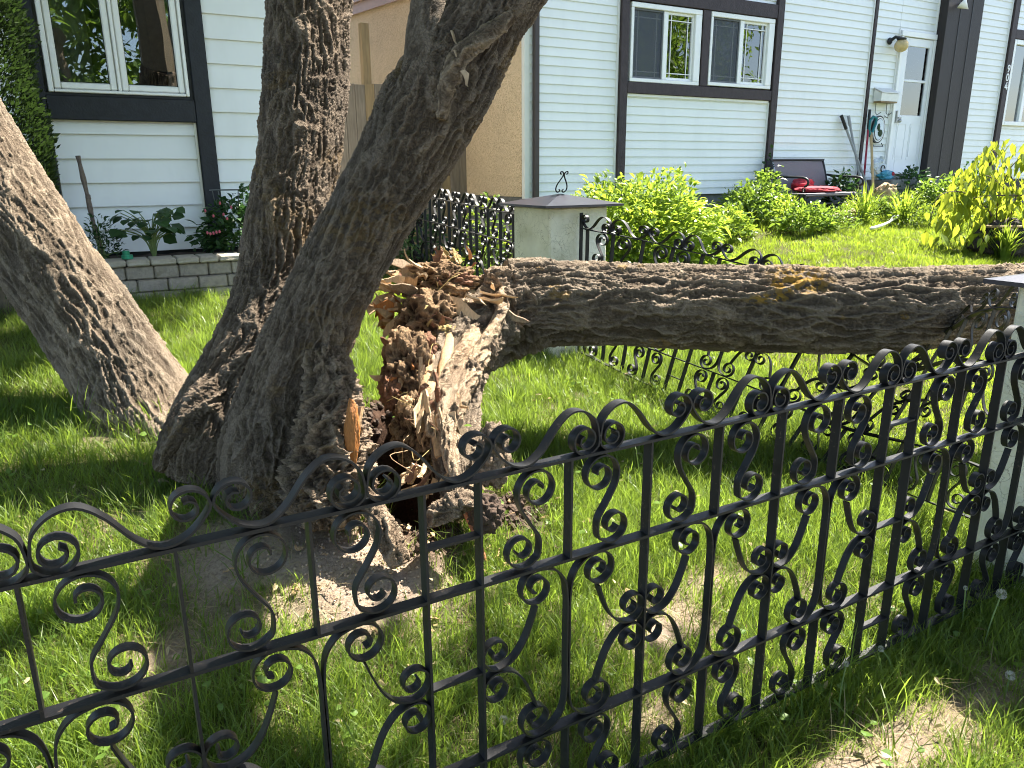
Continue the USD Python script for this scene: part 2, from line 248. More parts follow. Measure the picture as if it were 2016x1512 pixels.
def bark_tube(path, nu, nv, amp, seed, lobes=None, lichen=None, stretch=4.5, cell=.05, swirl=0.0, jag=1.0):
    """A trunk: path rows are x, y, z, radius; ridged bark from stretched cells whose borders stand proud. Returns mesh and per-vertex crest, lichen."""
    S = spline(path, nv); P, r = S[:, :3], S[:, 3]; T, N, B = frames(P)
    s = np.r_[0, np.cumsum(np.linalg.norm(np.diff(P, axis=0), axis=1))]; a = np.arange(nu) / nu * 2 * math.pi
    A, SS = np.meshgrid(a, s); RR = np.repeat(r[:, None], nu, 1); r0 = float(np.median(r))
    cyl = np.stack([r0 * np.cos(A + swirl * SS), r0 * np.sin(A + swirl * SS), SS], -1)
    wob = np.stack([meshkit.fbm(cyl * np.array([7, 7, 5]) + 31 * k, 3, seed + k) - .5 for k in range(3)], -1); wo2 = np.stack([meshkit.fbm(cyl * 36 + 17 * k, 3, seed + 40 + k) - .5 for k in range(3)], -1)
    q = cyl + wob * np.array([.06, .06, .16]) + wo2 * np.array([.014, .014, .04]) * jag; q = q / np.array([1, 1, stretch])
    rng = np.random.default_rng(seed); area = 2 * math.pi * r0 * s[-1] / stretch; npt = int(area / cell ** 2) + 8
    th = rng.uniform(0, 2 * math.pi, npt); pts = np.stack([r0 * np.cos(th), r0 * np.sin(th), rng.uniform(-.1, s[-1] / stretch + .1, npt)], 1)
    d, idx = cKDTree(pts).query(q.reshape(-1, 3), k=3); e = ((d[:, 1] - d[:, 0]) / cell).reshape(A.shape)
    e2 = ((d[:, 2] - d[:, 0]) / cell).reshape(A.shape)
    ridge = np.clip(1 - e / .5, 0, 1) ** 1.6; jut = rng.uniform(.15, 1.25, npt)[idx[:, 0]].reshape(A.shape)
    rn = 1 - np.abs(2 * meshkit.fbm(cyl / np.array([.022, .022, .11]) + wob * 3 + wo2 * .7, 2, seed + 9) - 1)
    crk = 1 - np.abs(2 * meshkit.fbm(cyl * np.array([22, 22, 40]) + wo2 * 2, 2, seed + 12) - 1)
    fine = meshkit.fbm(cyl * np.array([170, 170, 140]), 3, seed + 5) - .5; mid = meshkit.fbm(cyl * np.array([60, 60, 20]) + wob * 3, 3, seed + 6) - .5
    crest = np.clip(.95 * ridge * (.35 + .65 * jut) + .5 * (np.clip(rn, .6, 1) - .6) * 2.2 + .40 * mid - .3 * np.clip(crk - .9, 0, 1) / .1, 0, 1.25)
    big = meshkit.fbm(cyl * 3.2, 2, seed + 14) - .5
    h = amp * (crest * (.8 + .4 * np.clip(e2, 0, 1)) + .42 * fine) + r0 * .13 * big
    if lobes is not None: RR = RR * lobes(A, SS, s[-1])
    R = RR + h * np.clip(RR / r0, .35, 1.6)
    V = P[:, None] + R[..., None] * (np.cos(A)[..., None] * N[:, None] + np.sin(A)[..., None] * B[:, None])
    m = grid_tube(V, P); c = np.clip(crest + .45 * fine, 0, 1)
    L = lichen(V) if lichen is not None else np.zeros(A.shape); L = L * (meshkit.fbm(V * 42, 3, seed + 21) > .47)
    ext = lambda x: np.r_[x.ravel(), x[0].mean(), x[-1].mean()]
    return m, {'crest': ext(c), 'lichen': ext(L.astype(float))}
def lump(center, radii, seed, amp=.35, freq=2.2, sub=4, axes=None):
    b = trimesh.creation.icosphere(subdivisions=sub); v = b.vertices
    n = meshkit.fbm(v * freq + seed * 7.3, 5, seed); rdg = 1 - np.abs(2 * meshkit.fbm(v * freq * 2.6 + 11 + seed, 3, seed + 3) - 1)
    k = 1 + amp * (2 * n - 1) + amp * .5 * (rdg - .6); v = v * k[:, None] * np.asarray(radii)
    if axes is not None: v = v @ np.asarray(axes)
    b.vertices = v + np.asarray(center); return b, {'crest': np.clip((rdg - .35) * 1.3 + (n - .5), 0, 1), 'lichen': np.zeros(len(v))}
def shard(p, d, L, w, t, seed):
    """A torn splinter of wood: flat, tapering, jagged at the tip."""
    rng = np.random.default_rng(seed); d = np.asarray(d, float); d /= np.linalg.norm(d); a = np.cross(d, rng.normal(size=3)); a /= np.linalg.norm(a); b = np.cross(d, a)
    V = []
    for i, u in enumerate((0, .3, .6, .85, 1.0)):
        ww = w * (1, 1.05, .8, .5, .12)[i] * rng.uniform(.8, 1.2); tt = t * (1, .9, .7, .5, .2)[i]; o = p + d * L * u + a * rng.normal() * w * .18 + b * rng.normal() * t * .5
        V += [o + a * ww / 2 + b * tt / 2, o - a * ww / 2 + b * tt / 2, o - a * ww / 2 - b * tt / 2, o + a * ww / 2 - b * tt / 2]
    return grid_tube(np.array(V).reshape(5, 4, 3))
LEAF = np.array([[0, 0, 0], [.28, .32, .05], [.24, .66, .03], [0, 1, -.06], [-.24, .66, .03], [-.28, .32, .05], [0, .45, -.02]])
LEAFF = np.array([[0, 1, 6], [1, 2, 6], [2, 3, 6], [3, 4, 6], [4, 5, 6], [5, 0, 6]])
def leaves(P, D, size, seed, width=1.0, droop=0.0, roll=1.0):
    """Pointed folded leaves at points P growing along D, as one mesh."""
    rng = np.random.default_rng(seed); P = np.asarray(P, float); D = np.asarray(D, float); n = len(P); D = D / np.linalg.norm(D, axis=1, keepdims=True)
    U = np.array([0, 0, 1.0]) + rng.normal(size=(n, 3)) * .55 * roll; X = np.cross(D, U); X /= np.linalg.norm(X, axis=1, keepdims=True); Z = np.cross(X, D)
    sz = np.broadcast_to(size, n) * rng.uniform(.65, 1.25, n); L = LEAF * np.array([width, 1, 1])
    V = P[:, None] + sz[:, None, None] * (L[None, :, 0:1] * X[:, None] + L[None, :, 1:2] * D[:, None] + L[None, :, 2:3] * Z[:, None])
    V[..., 2] -= droop * sz[:, None] * (L[None, :, 1] ** 2)
    F = (np.arange(n)[:, None, None] * 7 + LEAFF).reshape(-1, 3); return trimesh.Trimesh(V.reshape(-1, 3), F, process=False)
def quads(P, D, size, seed, width=.5):
    rng = np.random.default_rng(seed); n = len(P); D = D / np.linalg.norm(D, axis=1, keepdims=True); X = np.cross(D, rng.normal(size=(n, 3))); X /= np.linalg.norm(X, axis=1, keepdims=True)
    sz = np.broadcast_to(size, n) * rng.uniform(.6, 1.3, n); s = sz[:, None]
    V = np.stack([P, P + D * s * .5 + X * s * width / 2, P + D * s, P + D * s * .5 - X * s * width / 2], 1); F = (np.arange(n)[:, None, None] * 4 + np.array([[0, 1, 2], [0, 2, 3]])).reshape(-1, 3)
    return trimesh.Trimesh(V.reshape(-1, 3), F, process=False)

# ------------------------------------------------------------------ terrain
HOLE = np.array([1.25, 3.22])
def hole_r(X, Y):
    """1 on the rim of the torn-out root pit."""
    dx, dy = np.asarray(X, float) - HOLE[0], np.asarray(Y, float) - HOLE[1]; u, v = .27 * dx + .963 * dy, .963 * dx - .27 * dy
    return np.hypot(u / .66, v / .25) * (1 + .4 * (meshkit.fbm(np.stack([dx * 7, dy * 7, dx * 0], -1) + 3, 3, 4) - .5))
def ground(X, Y):
    X, Y = np.asarray(X, float), np.asarray(Y, float)
    a = np.interp(X, [-3, 1, 2.2, 3.3, 4.5, 8, 11.5, 20], [.125, .125, .095, .062, .088, .164, .160, .15])
    y = np.minimum(Y, 7.6) - 1.4; y = np.where(y > 0, y, 0) - .3 * np.log1p(np.exp(-np.abs(y) / .3)) * 0
    z = a * y + .025 * np.clip(Y - 1.4, -4, 0)
    z = z + .11 * np.exp(-((X - .58) ** 2 + (Y - 3.0) ** 2) / (2 * .38 ** 2)) + .05 * np.exp(-((X - .85) ** 2 + (Y - 2.4) ** 2) / (2 * .22 ** 2)) + .07 * np.exp(-((X - .2) ** 2 + (Y - 4.1) ** 2) / (2 * .3 ** 2))
    return z
def terrain(X, Y):
    z = ground(X, Y); r = hole_r(X, Y)
    z = z - .75 * (1 - sm(.55, 1.0, r)) + .045 * np.exp(-((r - 1.12) / .14) ** 2)
    p = np.stack([X, Y, X * 0], -1)
    return z + .035 * (meshkit.fbm(p * 2.2, 3, 1) - .5) + .035 * (meshkit.fbm(p * 13, 4, 2) - .5) * np.exp(-(np.hypot(X - 1, Y - 2.8) / 1.0) ** 2)
PATCH = [(.83, 2.35, .30, .26, 1.25), (.62, 2.62, .22, .2, 1.0), (.32, 2.75, .22, .3, .85), (.12, 2.35, .18, .22, .6), (1.62, 1.75, .22, .14, .9), (1.38, 1.45, .16, .12, .8), (.38, 1.35, .13, .15, .7), (2.0, 1.9, .25, .12, .7),
         (1.35, .92, .32, .16, .6), (1.75, 1.02, .4, .12, .65), (2.3, 1.04, .5, .12, .55), (2.9, .9, .4, .2, .4), (.05, 3.2, .25, .12, .7), (.95, 1.5, .12, .12, .5), (2.05, 1.45, .25, .08, .6), (.0, 4.05, .15, .15, .6), (2.4, 1.6, .18, .12, .6)]
def dry(X, Y):
    X, Y = np.asarray(X, float), np.asarray(Y, float); p = np.stack([X, Y, X * 0], -1)
    d = sum(w * np.exp(-((X - x) / a) ** 2 - ((Y - y) / b) ** 2) for x, y, a, b, w in PATCH)
    n = meshkit.fbm(p * 3.1, 4, 17)
    return np.clip(d + 1.6 * np.clip(n - .60, 0, 1) * (Y < 4.5) + .55 * (meshkit.fbm(p * 9, 3, 19) - .5) * (d > .12), 0, 1)
def sheet(xs, ys, f):
    X, Y = np.meshgrid(xs, ys, indexing='ij'); Z = f(X, Y); n, m = X.shape; i, j = np.meshgrid(np.arange(n - 1), np.arange(m - 1), indexing='ij')
    q = np.stack([i * m + j, (i + 1) * m + j, (i + 1) * m + j + 1, i * m + j + 1], -1).reshape(-1, 4)
    return trimesh.Trimesh(np.stack([X, Y, Z], -1).reshape(-1, 3), np.vstack([q[:, [0, 1, 2]], q[:, [0, 2, 3]]]), process=False)
xs = np.r_[[-400, -120, -40, -15, -6, -3], np.arange(-2, 4.2, .025), np.arange(4.2, 16, .2), [18, 24, 40, 120, 400]]
ys = np.r_[[-400, -120, -40, -20, -13, -7, -3, -1], np.arange(0, 5, .025), np.arange(5, 9, .15), [10, 14, 25, 60, 150, 400]]
g = sheet(xs, ys, terrain)
tag(part('lawn', g, 'ground', smooth=True, attrs={'dry': dry(g.vertices[:, 0], g.vertices[:, 1]), 'pit': np.clip(1 - sm(1.05, 1.4, hole_r(g.vertices[:, 0], g.vertices[:, 1])) + .9 * np.exp(-((g.vertices[:, 0] - 1.5) / .16) ** 2 - ((g.vertices[:, 1] - 2.62) / .22) ** 2), 0, 1)}), kind='structure')
tag(part('pavement', sheet(np.linspace(-60, 60, 30), np.array([-1.6, -.4]), lambda x, y: terrain(x, y) * 0 + np.maximum(terrain(x, y), -.05) + .06), 'paving'), kind='structure')
tag(part('road', sheet(np.linspace(-80, 80, 30), np.linspace(-9.5, -2.2, 6), lambda x, y: terrain(x, y) * 0 + .02), 'asphalt'), kind='structure')
# ------------------------------------------------------------------ right house
YR = 8.0
rh = thing('white_house', 'white vinyl-sided house with dark brown trim boards and house number 904', 'house', (9, YR, 1.28))
def boards(th, m, x0, x1, z0, z1, exp, Y, phase=0.0, depth=.012):
    """Lapped siding boards, each a part: the lower edge stands proud of the board below."""
    z = z0 - phase
    while z < z1 - .004:
        a, b = max(z, z0), min(z + exp, z1)
        if b - a > .012:
            d0 = depth * (1 - (a - z) / exp * .75); d1 = depth * (1 - (b - z) / exp * .75); e = .0025
            c = np.array([[Y, a], [Y - d0, a], [Y - d0 - e * .3, a + .006], [Y - d1, b - .001], [Y, b - .001]])
            V = np.array([[x, y, zz] for x in (x0, x1) for y, zz in c]); F = [[i, (i + 1) % 5, 5 + (i + 1) % 5] for i in range(5)] + [[i, 5 + (i + 1) % 5, 5 + i] for i in range(5)] + [[0, 2, 1], [0, 3, 2], [0, 4, 3], [5, 6, 7], [5, 7, 8], [5, 8, 9]]
            part('siding_board', (V, np.array(F)), m, th)
        z += exp
E_R = .1013; TOPR = 4.55; ph = lambda z0: (z0 - 1.869) % E_R
V_ = 'siding_vinyl'
for x0, x1, z0, z1 in ((4.975, 6.135, 1.28, TOPR), (6.262, 8.790, 1.28, 2.520), (6.295, 8.80, 3.748, TOPR), (8.935, 10.865, 1.28, TOPR), (10.945, 11.535, 1.42, TOPR), (11.54, 12.44, 3.66, TOPR), (13.50, 14.50, 1.42, TOPR), (14.67, 17.2, 1.42, 2.31), (14.67, 17.2, 3.90, TOPR)):
    boards(rh, V_, x0, x1, z0, z1, E_R, YR, ph(z0))
def bx(*a): return box(*a)
# shell behind the boards, kept clear of the windows
part('wall', cat([bx(4.86, 6.22, YR + .002, YR + .5, 1.28, TOPR), bx(6.22, 8.88, YR + .002, YR + .5, 1.28, 2.60), bx(6.22, 8.88, YR + .002, YR + .5, 3.60, TOPR), bx(8.88, 11.55, YR + .002, YR + .5, 1.28, TOPR),
    bx(11.55, 12.45, YR + .002, YR + .5, 3.63, TOPR), bx(12.45, 14.6, YR + .002, YR + .5, 1.28, TOPR), bx(14.6, 17.2, YR + .002, YR + .5, 1.28, 2.33), bx(14.6, 17.2, YR + .002, YR + .5, 3.72, TOPR), bx(4.9, 17.2, YR + .5, YR + 9, 1.25, TOPR)]), 'white_trim', rh)
part('foundation', bx(4.90, 17.2, YR + .03, YR + 9, .3, 1.279), 'foundation', rh)
# stucco side wall with its sloping top, pale ledge and fascia
st = trimesh.Trimesh([[4.80, YR + .05, 1.30], [4.80, 17, 1.30], [4.80, 17, 4.45], [4.80, YR + .05, 3.86], [4.858, YR + .05, 1.30], [4.858, 17, 1.30], [4.858, 17, 4.45], [4.858, YR + .05, 3.86]],
    [[0, 1, 2], [0, 2, 3], [4, 6, 5], [4, 7, 6], [0, 3, 7], [0, 7, 4], [3, 2, 6], [3, 6, 7], [1, 5, 6], [1, 6, 2], [0, 4, 5], [0, 5, 1]], process=False)
part('stucco_wall', st, 'stucco', rh)
part('side_foundation', bx(4.84, 4.899, YR + .06, 17, .3, 1.298), 'foundation', rh)
def sloped(y0, y1, za, zb, x0, x1, h): return trimesh.Trimesh([[x, y, z] for x in (x0, x1) for y, z in ((y0, za), (y1, zb), (y1, zb + h), (y0, za + h))], [[0, 1, 2], [0, 2, 3], [4, 6, 5], [4, 7, 6], [0, 4, 5], [0, 5, 1], [3, 2, 6], [3, 6, 7], [0, 3, 7], [0, 7, 4], [1, 5, 6], [1, 6, 2]], process=False)
part('roof_fascia', sloped(YR - .05, 17.3, 3.83, 4.40, 4.745, 4.775, .21), 'rake_fascia', rh)
part('gutter', sloped(YR - .05, 17.3, 3.985, 4.555, 4.69, 4.742, .06), 'rake_fascia', rh)
part('soffit', sloped(YR - .05, 17.3, 3.86, 4.43, 4.776, 4.798, .012), 'soffit', rh)
part('roof', trimesh.Trimesh([[x, y, z] for x in (4.66, 17.6) for y, z in ((YR - .06, 4.56), (YR + 5, 6.2), (YR + 10, 4.6), (YR + 10, 4.56), (YR - .06, 4.50))], [[0, 1, 6], [0, 6, 5], [1, 2, 7], [1, 7, 6], [2, 3, 8], [2, 8, 7], [3, 4, 9], [3, 9, 8], [4, 0, 5], [4, 5, 9], [0, 4, 1], [4, 3, 1], [3, 2, 1], [5, 6, 9], [9, 6, 8], [8, 6, 7]], process=False), 'shingle', rh)
part('corner_trim', bx(4.80, 4.868, YR - .02, YR + .045, 1.28, 3.85), 'cream_trim', rh)
boards(rh, V_, 4.870, 4.905, 1.28, 3.85, E_R, YR, ph(1.28))
part('downspout', cat([bevel_box(4.905, 4.972, YR - .075, YR - .018, 1.15, 4.5), bevel_box(4.905, 4.972, YR - .25, YR - .06, 1.07, 1.14)]), 'downspout_brown', rh)
for x0, x1, z0, z1 in ((6.14, 6.262, 1.25, TOPR), (8.80, 8.925, 1.25, TOPR)): part('timber_post', bevel_box(x0, x1, YR - .06, YR - .002, z0, z1), 'brown_timber', rh)
part('timber_beam', bevel_box(6.264, 8.798, YR - .055, YR - .002, 2.522, 2.655), 'brown_timber', rh)
part('timber_beam', bevel_box(6.264, 8.798, YR - .055, YR - .002, 3.572, 3.745), 'brown_timber', rh)
part('timber_mullion', bevel_box(7.455, 7.590, YR - .052, YR - .002, 2.657, 3.570), 'brown_timber', rh)
for x0, x1, z0, z1 in ((6.112, 6.138, 1.28, TOPR), (6.264, 6.285, 1.28, 2.50), (8.775, 8.798, 1.28, 2.50), (8.928, 8.942, 1.28, TOPR), (10.85, 10.868, 1.28, TOPR), (10.942, 10.958, 1.28, TOPR), (11.525, 11.545, 1.4, 3.66), (12.425, 12.448, 3.66, TOPR), (13.478, 13.5, 1.4, TOPR), (14.48, 14.505, 1.4, TOPR)):
    part('channel_trim', bx(x0, x1, YR - .024, YR - .001, z0, z1), 'white_trim', rh)
part('channel_trim', bx(6.287, 8.773, YR - .03, YR - .001, 2.490, 2.5205), 'white_trim', rh)
part('channel_trim', bx(11.54, 12.44, YR - .026, YR - .001, 3.645, 3.668), 'white_trim', rh)
part('trim_board', bevel_box(10.87, 10.94, YR - .04, YR - .002, 1.28, TOPR), 'brown_timber', rh)
part('entry_column', bevel_box(12.45, 13.40, YR - .16, YR - .002, 1.35, TOPR), 'dark_brown_panel', rh)
for x in (12.78, 13.10): part('column_batten', bx(x, x + .012, YR - .166, YR - .158, 1.36, TOPR), 'black_metal', rh)
part('column_post', bevel_box(13.404, 13.476, YR - .12, YR - .002, 1.35, TOPR), 'dark_brown_panel', rh)
part('timber_post', bevel_box(14.51, 14.665, YR - .06, YR - .002, 1.35, TOPR), 'brown_timber', rh)
part('timber_beam', bevel_box(14.667, 17.2, YR - .055, YR - .002, 3.745, 3.895), 'brown_timber', rh)
part('skirting', bx(13.5, 17.2, YR - .03, YR, 1.27, 1.40), 'black_base', rh)
def window(th, x0, x1, z0, z1, Y, slide=True, trim='white_trim'):
    w = part('window', cat([bevel_box(x0, x1, Y - .045, Y + .06, z0, z0 + .045), bevel_box(x0, x1, Y - .045, Y + .06, z1 - .06, z1), bevel_box(x0, x0 + .045, Y - .044, Y + .06, z0 + .045, z1 - .06), bevel_box(x1 - .11, x1, Y - .044, Y + .06, z0 + .045, z1 - .06)]), trim, th)
    xm = (x0 + x1) / 2 - .02; a, b = x0 + .047, x1 - .112; c, d = z0 + .047, z1 - .062
    part('sash', cat([bevel_box(xm - .03, xm + .045, Y - .03, Y + .02, c, d), bx(xm + .046, b, Y - .015, Y + .02, c, c + .03), bx(xm + .046, b, Y - .015, Y + .02, d - .03, d), bx(b - .03, b, Y - .015, Y + .02, c + .031, d - .031)]), trim, w)
    part('screen_frame', cat([bx(a, xm - .032, Y - .025, Y, c, c + .02), bx(a, xm - .032, Y - .025, Y, d - .022, d), bx(a, a + .018, Y - .025, Y, c + .021, d - .023), bx(xm - .052, xm - .033, Y - .025, Y, c + .021, d - .023)]), 'window_screen', w)
    part('insect_screen', bx(a + .018, xm - .052, Y - .014, Y - .0125, c + .021, d - .023), 'insect_screen', w)
    for p, q, y in ((a + .018, xm - .052, Y + .012), (xm + .046, b - .031, Y + .004)):
        part('pane', bx(p, q, y, y + .004, c + .021, d - .023), 'pane_glass', w)
        gm = []
        for f in (.16, .84):
            x = p + (q - p) * f; gm.append(bx(x - .005, x + .005, y - .012, y - .006, c + .021, d - .023))
        for f in (.1, .88):
            z = c + (d - c) * f; gm.append(bx(p, q, y - .020, y - .0135, z - .005, z + .005))
        part('muntin', cat(gm), 'cream_trim' if y > Y + .01 else 'white_trim', w)
    return w
def drape(x0, x1, z0, z1, Y, n=60, fold=.02, seed=1):
    x = np.linspace(x0, x1, n); y = Y + fold * np.sin(x * 42 + 2 * np.sin(x * 9 + seed)) + .01 * np.sin(x * 91)
    V = np.array([[a, b, z] for z in (z0, z1) for a, b in zip(x, y)]); i = np.arange(n - 1)
    return trimesh.Trimesh(V, np.vstack([np.stack([i, i + 1, n + i + 1], 1), np.stack([i, n + i + 1, n + i], 1)]), process=False)
w1 = window(rh, 6.30, 7.445, 2.66, 3.562, YR); w2 = window(rh, 7.60, 8.775, 2.672, 3.566, YR)
for w, (a, b) in ((w1, (6.30, 7.45)), (w2, (7.60, 8.78))):
    part('curtain', cat([drape(a, a + .34, 2.62, 3.6, YR + .22, seed=a), drape(a + .72, b, 2.62, 3.6, YR + .22, seed=b)]), 'curtain', w)
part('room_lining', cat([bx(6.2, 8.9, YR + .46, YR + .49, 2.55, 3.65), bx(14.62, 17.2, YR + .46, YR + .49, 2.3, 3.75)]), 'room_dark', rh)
w3 = part('window', cat([bevel_box(14.668, 14.74, YR - .05, YR + .06, 2.33, 3.74), bevel_box(14.74, 17.1, YR - .05, YR + .06, 2.33, 2.40), bevel_box(14.74, 17.1, YR - .05, YR + .06, 3.66, 3.74), bevel_box(15.20, 15.30, YR - .045, YR + .05, 2.4, 3.66)]), 'white_trim', rh)
part('pane', bx(14.74, 15.20, YR, YR + .004, 2.4, 3.66), 'pane_glass', w3); part('pane', bx(15.30, 17.0, YR, YR + .004, 2.4, 3.66), 'pane_glass', w3)
part('muntin', cat([bx(14.79, 14.80, YR + .01, YR + .016, 2.4, 3.66), bx(15.14, 15.15, YR + .01, YR + .016, 2.4, 3.66), bx(14.74, 15.2, YR + .018, YR + .024, 3.50, 3.51), bx(14.74, 15.2, YR + .018, YR + .024, 2.55, 2.56)]), 'white_trim', w3)
part('curtain', drape(14.7, 17, 2.35, 3.72, YR + .25, 140), 'curtain', w3)
# front door behind a storm door
dr = part('door_frame', cat([bevel_box(11.548, 11.615, YR - .05, YR + .08, 1.50, 3.56), bevel_box(12.385, 12.445, YR - .05, YR + .08, 1.50, 3.56), bevel_box(11.548, 12.445, YR - .055, YR + .08, 3.562, 3.642)]), 'white_trim', rh)
sdr = part('storm_door', cat([bevel_box(11.62, 11.755, YR - .035, YR + .005, 1.515, 3.555), bevel_box(12.315, 12.382, YR - .035, YR + .005, 1.515, 3.555), bevel_box(11.755, 12.315, YR - .033, YR + .005, 3.435, 3.555), bevel_box(11.755, 12.315, YR - .034, YR + .005, 2.915, 2.955), bevel_box(11.755, 12.315, YR - .033, YR + .005, 1.515, 2.42)]), 'door_white', rh)
for x0, x1 in ((11.70, 11.95), (12.05, 12.32)):
    fr = [bx(x0, x1, YR - .0375, YR - .033, 1.74, 1.752), bx(x0, x1, YR - .0375, YR - .033, 2.283, 2.295), bx(x0, x0 + .012, YR - .0375, YR - .033, 1.752, 2.283), bx(x1 - .012, x1, YR - .0375, YR - .033, 1.752, 2.283)]
    part('door_panel', cat(fr + [bx(x0 + .03, x1 - .03, YR - .039, YR - .033, 1.785, 2.25)]), 'door_white', sdr)
for z0, z1 in ((2.42, 2.915), (2.955, 3.435)): part('pane', bx(11.755, 12.315, YR - .015, YR - .011, z0, z1), 'pane_glass', sdr)
part('handle', cat([bevel_box(11.64, 11.668, YR - .065, YR - .035, 2.30, 2.48), bevel_box(11.66, 11.74, YR - .085, YR - .062, 2.36, 2.385), trimesh.creation.icosphere(subdivisions=2, radius=.03).apply_translation((11.73, YR - .06, 2.33))]), 'steel', sdr)
ind = part('inner_door', bx(11.62, 12.38, YR + .10, YR + .14, 1.5, 3.55), 'door_white', rh)
arc = [(11.70, 3.13)] + [(12.16 - .46 * (1 - math.cos(t)) * 0 - .46 + .46 * math.sin(t * 1.0) * 1.0, 3.13 + .30 * 1) for t in ()] + [(12.16, 3.13), (12.16, 3.30), (12.10, 3.37), (11.98, 3.415), (11.83, 3.43), (11.70, 3.43)]
from shapely.geometry import Polygon
aw = trimesh.creation.extrude_polygon(Polygon(arc), .006, engine='earcut'); aw.apply_transform([[1, 0, 0, 0], [0, 0, -1, YR + .098], [0, 1, 0, 0], [0, 0, 0, 1]]); part('arched_light', aw, 'room_dark', ind)
lead = [[(11.72, 3.15), (11.86, 3.36)], [(11.86, 3.36), (12.00, 3.15)], [(11.80, 3.15), (11.93, 3.40)], [(11.93, 3.40), (12.14, 3.20)], [(11.93, 3.24), (12.14, 3.38)], [(11.78, 3.26), (11.86, 3.14)], [(11.86, 3.14), (11.94, 3.26)]]
part('lead_came', cat([tube(np.array([[a[0], YR + .088, a[1]], [b[0], YR + .088, b[1]]]), .004, 4) for a, b in lead]), 'steel', ind)
part('door_sill', bevel_box(11.50, 12.46, YR - .12, YR + .1, 1.44, 1.498), 'foundation', rh)
part('porch_step', bevel_box(11.0, 12.75, 7.45, YR - .001, 1.02, 1.435, .012), 'foundation', rh)
# digits on the dark post
for ch, z in (('9', 3.20), ('0', 3.06), ('4', 2.92)):
    t = meshkit.text_mesh(ch, .115, .008, True); b = t.bounds; t.apply_translation((-(b[0][0] + b[1][0]) / 2, 0, 0))
    t.apply_transform([[1, 0, 0, 14.585], [0, 0, -1, YR - .061], [0, 1, 0, z], [0, 0, 0, 1]]); part('house_number', t, 'white_paint', rh, label=f'white house number digit {ch}')
L = thing('porch_lamp', 'round amber glass porch lamp on dark bracket beside the white door', 'lamp', (11.40, YR, 3.42))
part('glass_globe', lump((11.41, YR - .15, 3.40), (.10, .10, .095), 3, .03, 3, 3)[0], 'amber_glass', L, smooth=True)
part('bracket', cat([tube(np.array([[11.30, YR - .02, 3.47], [11.32, YR - .1, 3.52], [11.40, YR - .15, 3.50]]), .025, 8), lump((11.40, YR - .15, 3.49), (.07, .07, .025), 5, .1, 3, 2)[0], lump((11.29, YR - .03, 3.47), (.05, .03, .05), 6, .1, 3, 2)[0]]), 'black_metal', L)
L = thing('spotlight', 'small white floodlight near the top of the dark entry column', 'lamp', (12.70, YR - .2, 4.08))
part('lamp_head', cat([trimesh.creation.cone(radius=.08, height=.14, sections=20).apply_transform(trimesh.transformations.rotation_matrix(2.3, (1, .4, 0))).apply_translation((12.66, YR - .24, 4.08))]), 'white_paint', L, smooth=40); part('arm', tube(np.array([[12.68, YR - .26, 4.06], [12.74, YR - .2, 4.09], [12.76, YR - .155, 4.1]]), .018, 8), 'white_paint', L)
L = thing('mailbox', 'white wall mailbox with sloping lid and wire rack below', 'mailbox', (11.28, YR, 2.62))
mb = trimesh.Trimesh([[x, y, z] for x in (11.07, 11.49) for y, z in ((YR - .02, 2.60), (YR - .15, 2.60), (YR - .16, 2.71), (YR - .02, 2.78))], [[0, 1, 2], [0, 2, 3], [4, 6, 5], [4, 7, 6], [0, 4, 5], [0, 5, 1], [1, 5, 6], [1, 6, 2], [2, 6, 7], [2, 7, 3], [3, 7, 4], [3, 4, 0]], process=False)
part('box', mb, 'mailbox_white', L); part('lid', sloped(0, 1, 0, 0, 0, 1, 1).apply_transform([[.44, 0, 0, 11.06], [0, .15, 0, YR - .168], [0, .075, .01, 2.716], [0, 0, 0, 1]]), 'mailbox_white', L)
part('lower_edge', bevel_box(11.08, 11.48, YR - .15, YR - .02, 2.578, 2.598, .003), 'rust_metal', L)
part('wire_rack', cat([tube(np.array([[x, YR - .03, 2.58], [x, YR - .035, 2.44], [x, YR - .07, 2.40], [x + .05, YR - .1, 2.44]]), .006, 5) for x in (11.13, 11.40)]), 'wire_grey', L)
L = thing('hose_plaque', 'oval black and white ringed plaque under the mailbox on hooks', 'plaque', (11.24, YR, 2.19))
def oval(cx, cz, rx, rz, y0, y1): t = trimesh.creation.cylinder(radius=1, height=1, sections=40); t.apply_transform([[rx, 0, 0, cx], [0, 0, y1 - y0, (y0 + y1) / 2], [0, -rz, 0, cz], [0, 0, 0, 1]]); return t
part('rim', oval(11.245, 2.19, .155, .205, YR - .05, YR - .022), 'black_metal', L); part('ring', oval(11.245, 2.19, .135, .185, YR - .054, YR - .05), 'white_paint', L); part('inner_ring', oval(11.245, 2.19, .115, .165, YR - .058, YR - .054), 'black_metal', L)
part('picture', oval(11.245, 2.19, .105, .155, YR - .062, YR - .058), 'bag_white', L); part('picture_motif', cat([lump((11.27, YR - .064, 2.14), (.05, .006, .05), 3, .5, 2, 2)[0], lump((11.22, YR - .064, 2.22), (.035, .006, .05), 8, .5, 2, 2)[0]]), 'shade_leaf', L)
part('hook', cat([tube(np.array([[11.15, YR - .03, 1.99], [11.15, YR - .06, 1.94], [11.38, YR - .06, 1.94], [11.38, YR - .03, 1.99]]), .007, 5), tube(np.array([[11.36, YR - .03, 2.4], [11.40, YR - .07, 2.36], [11.42, YR - .07, 2.44]]), .006, 5)]), 'black_metal', L)

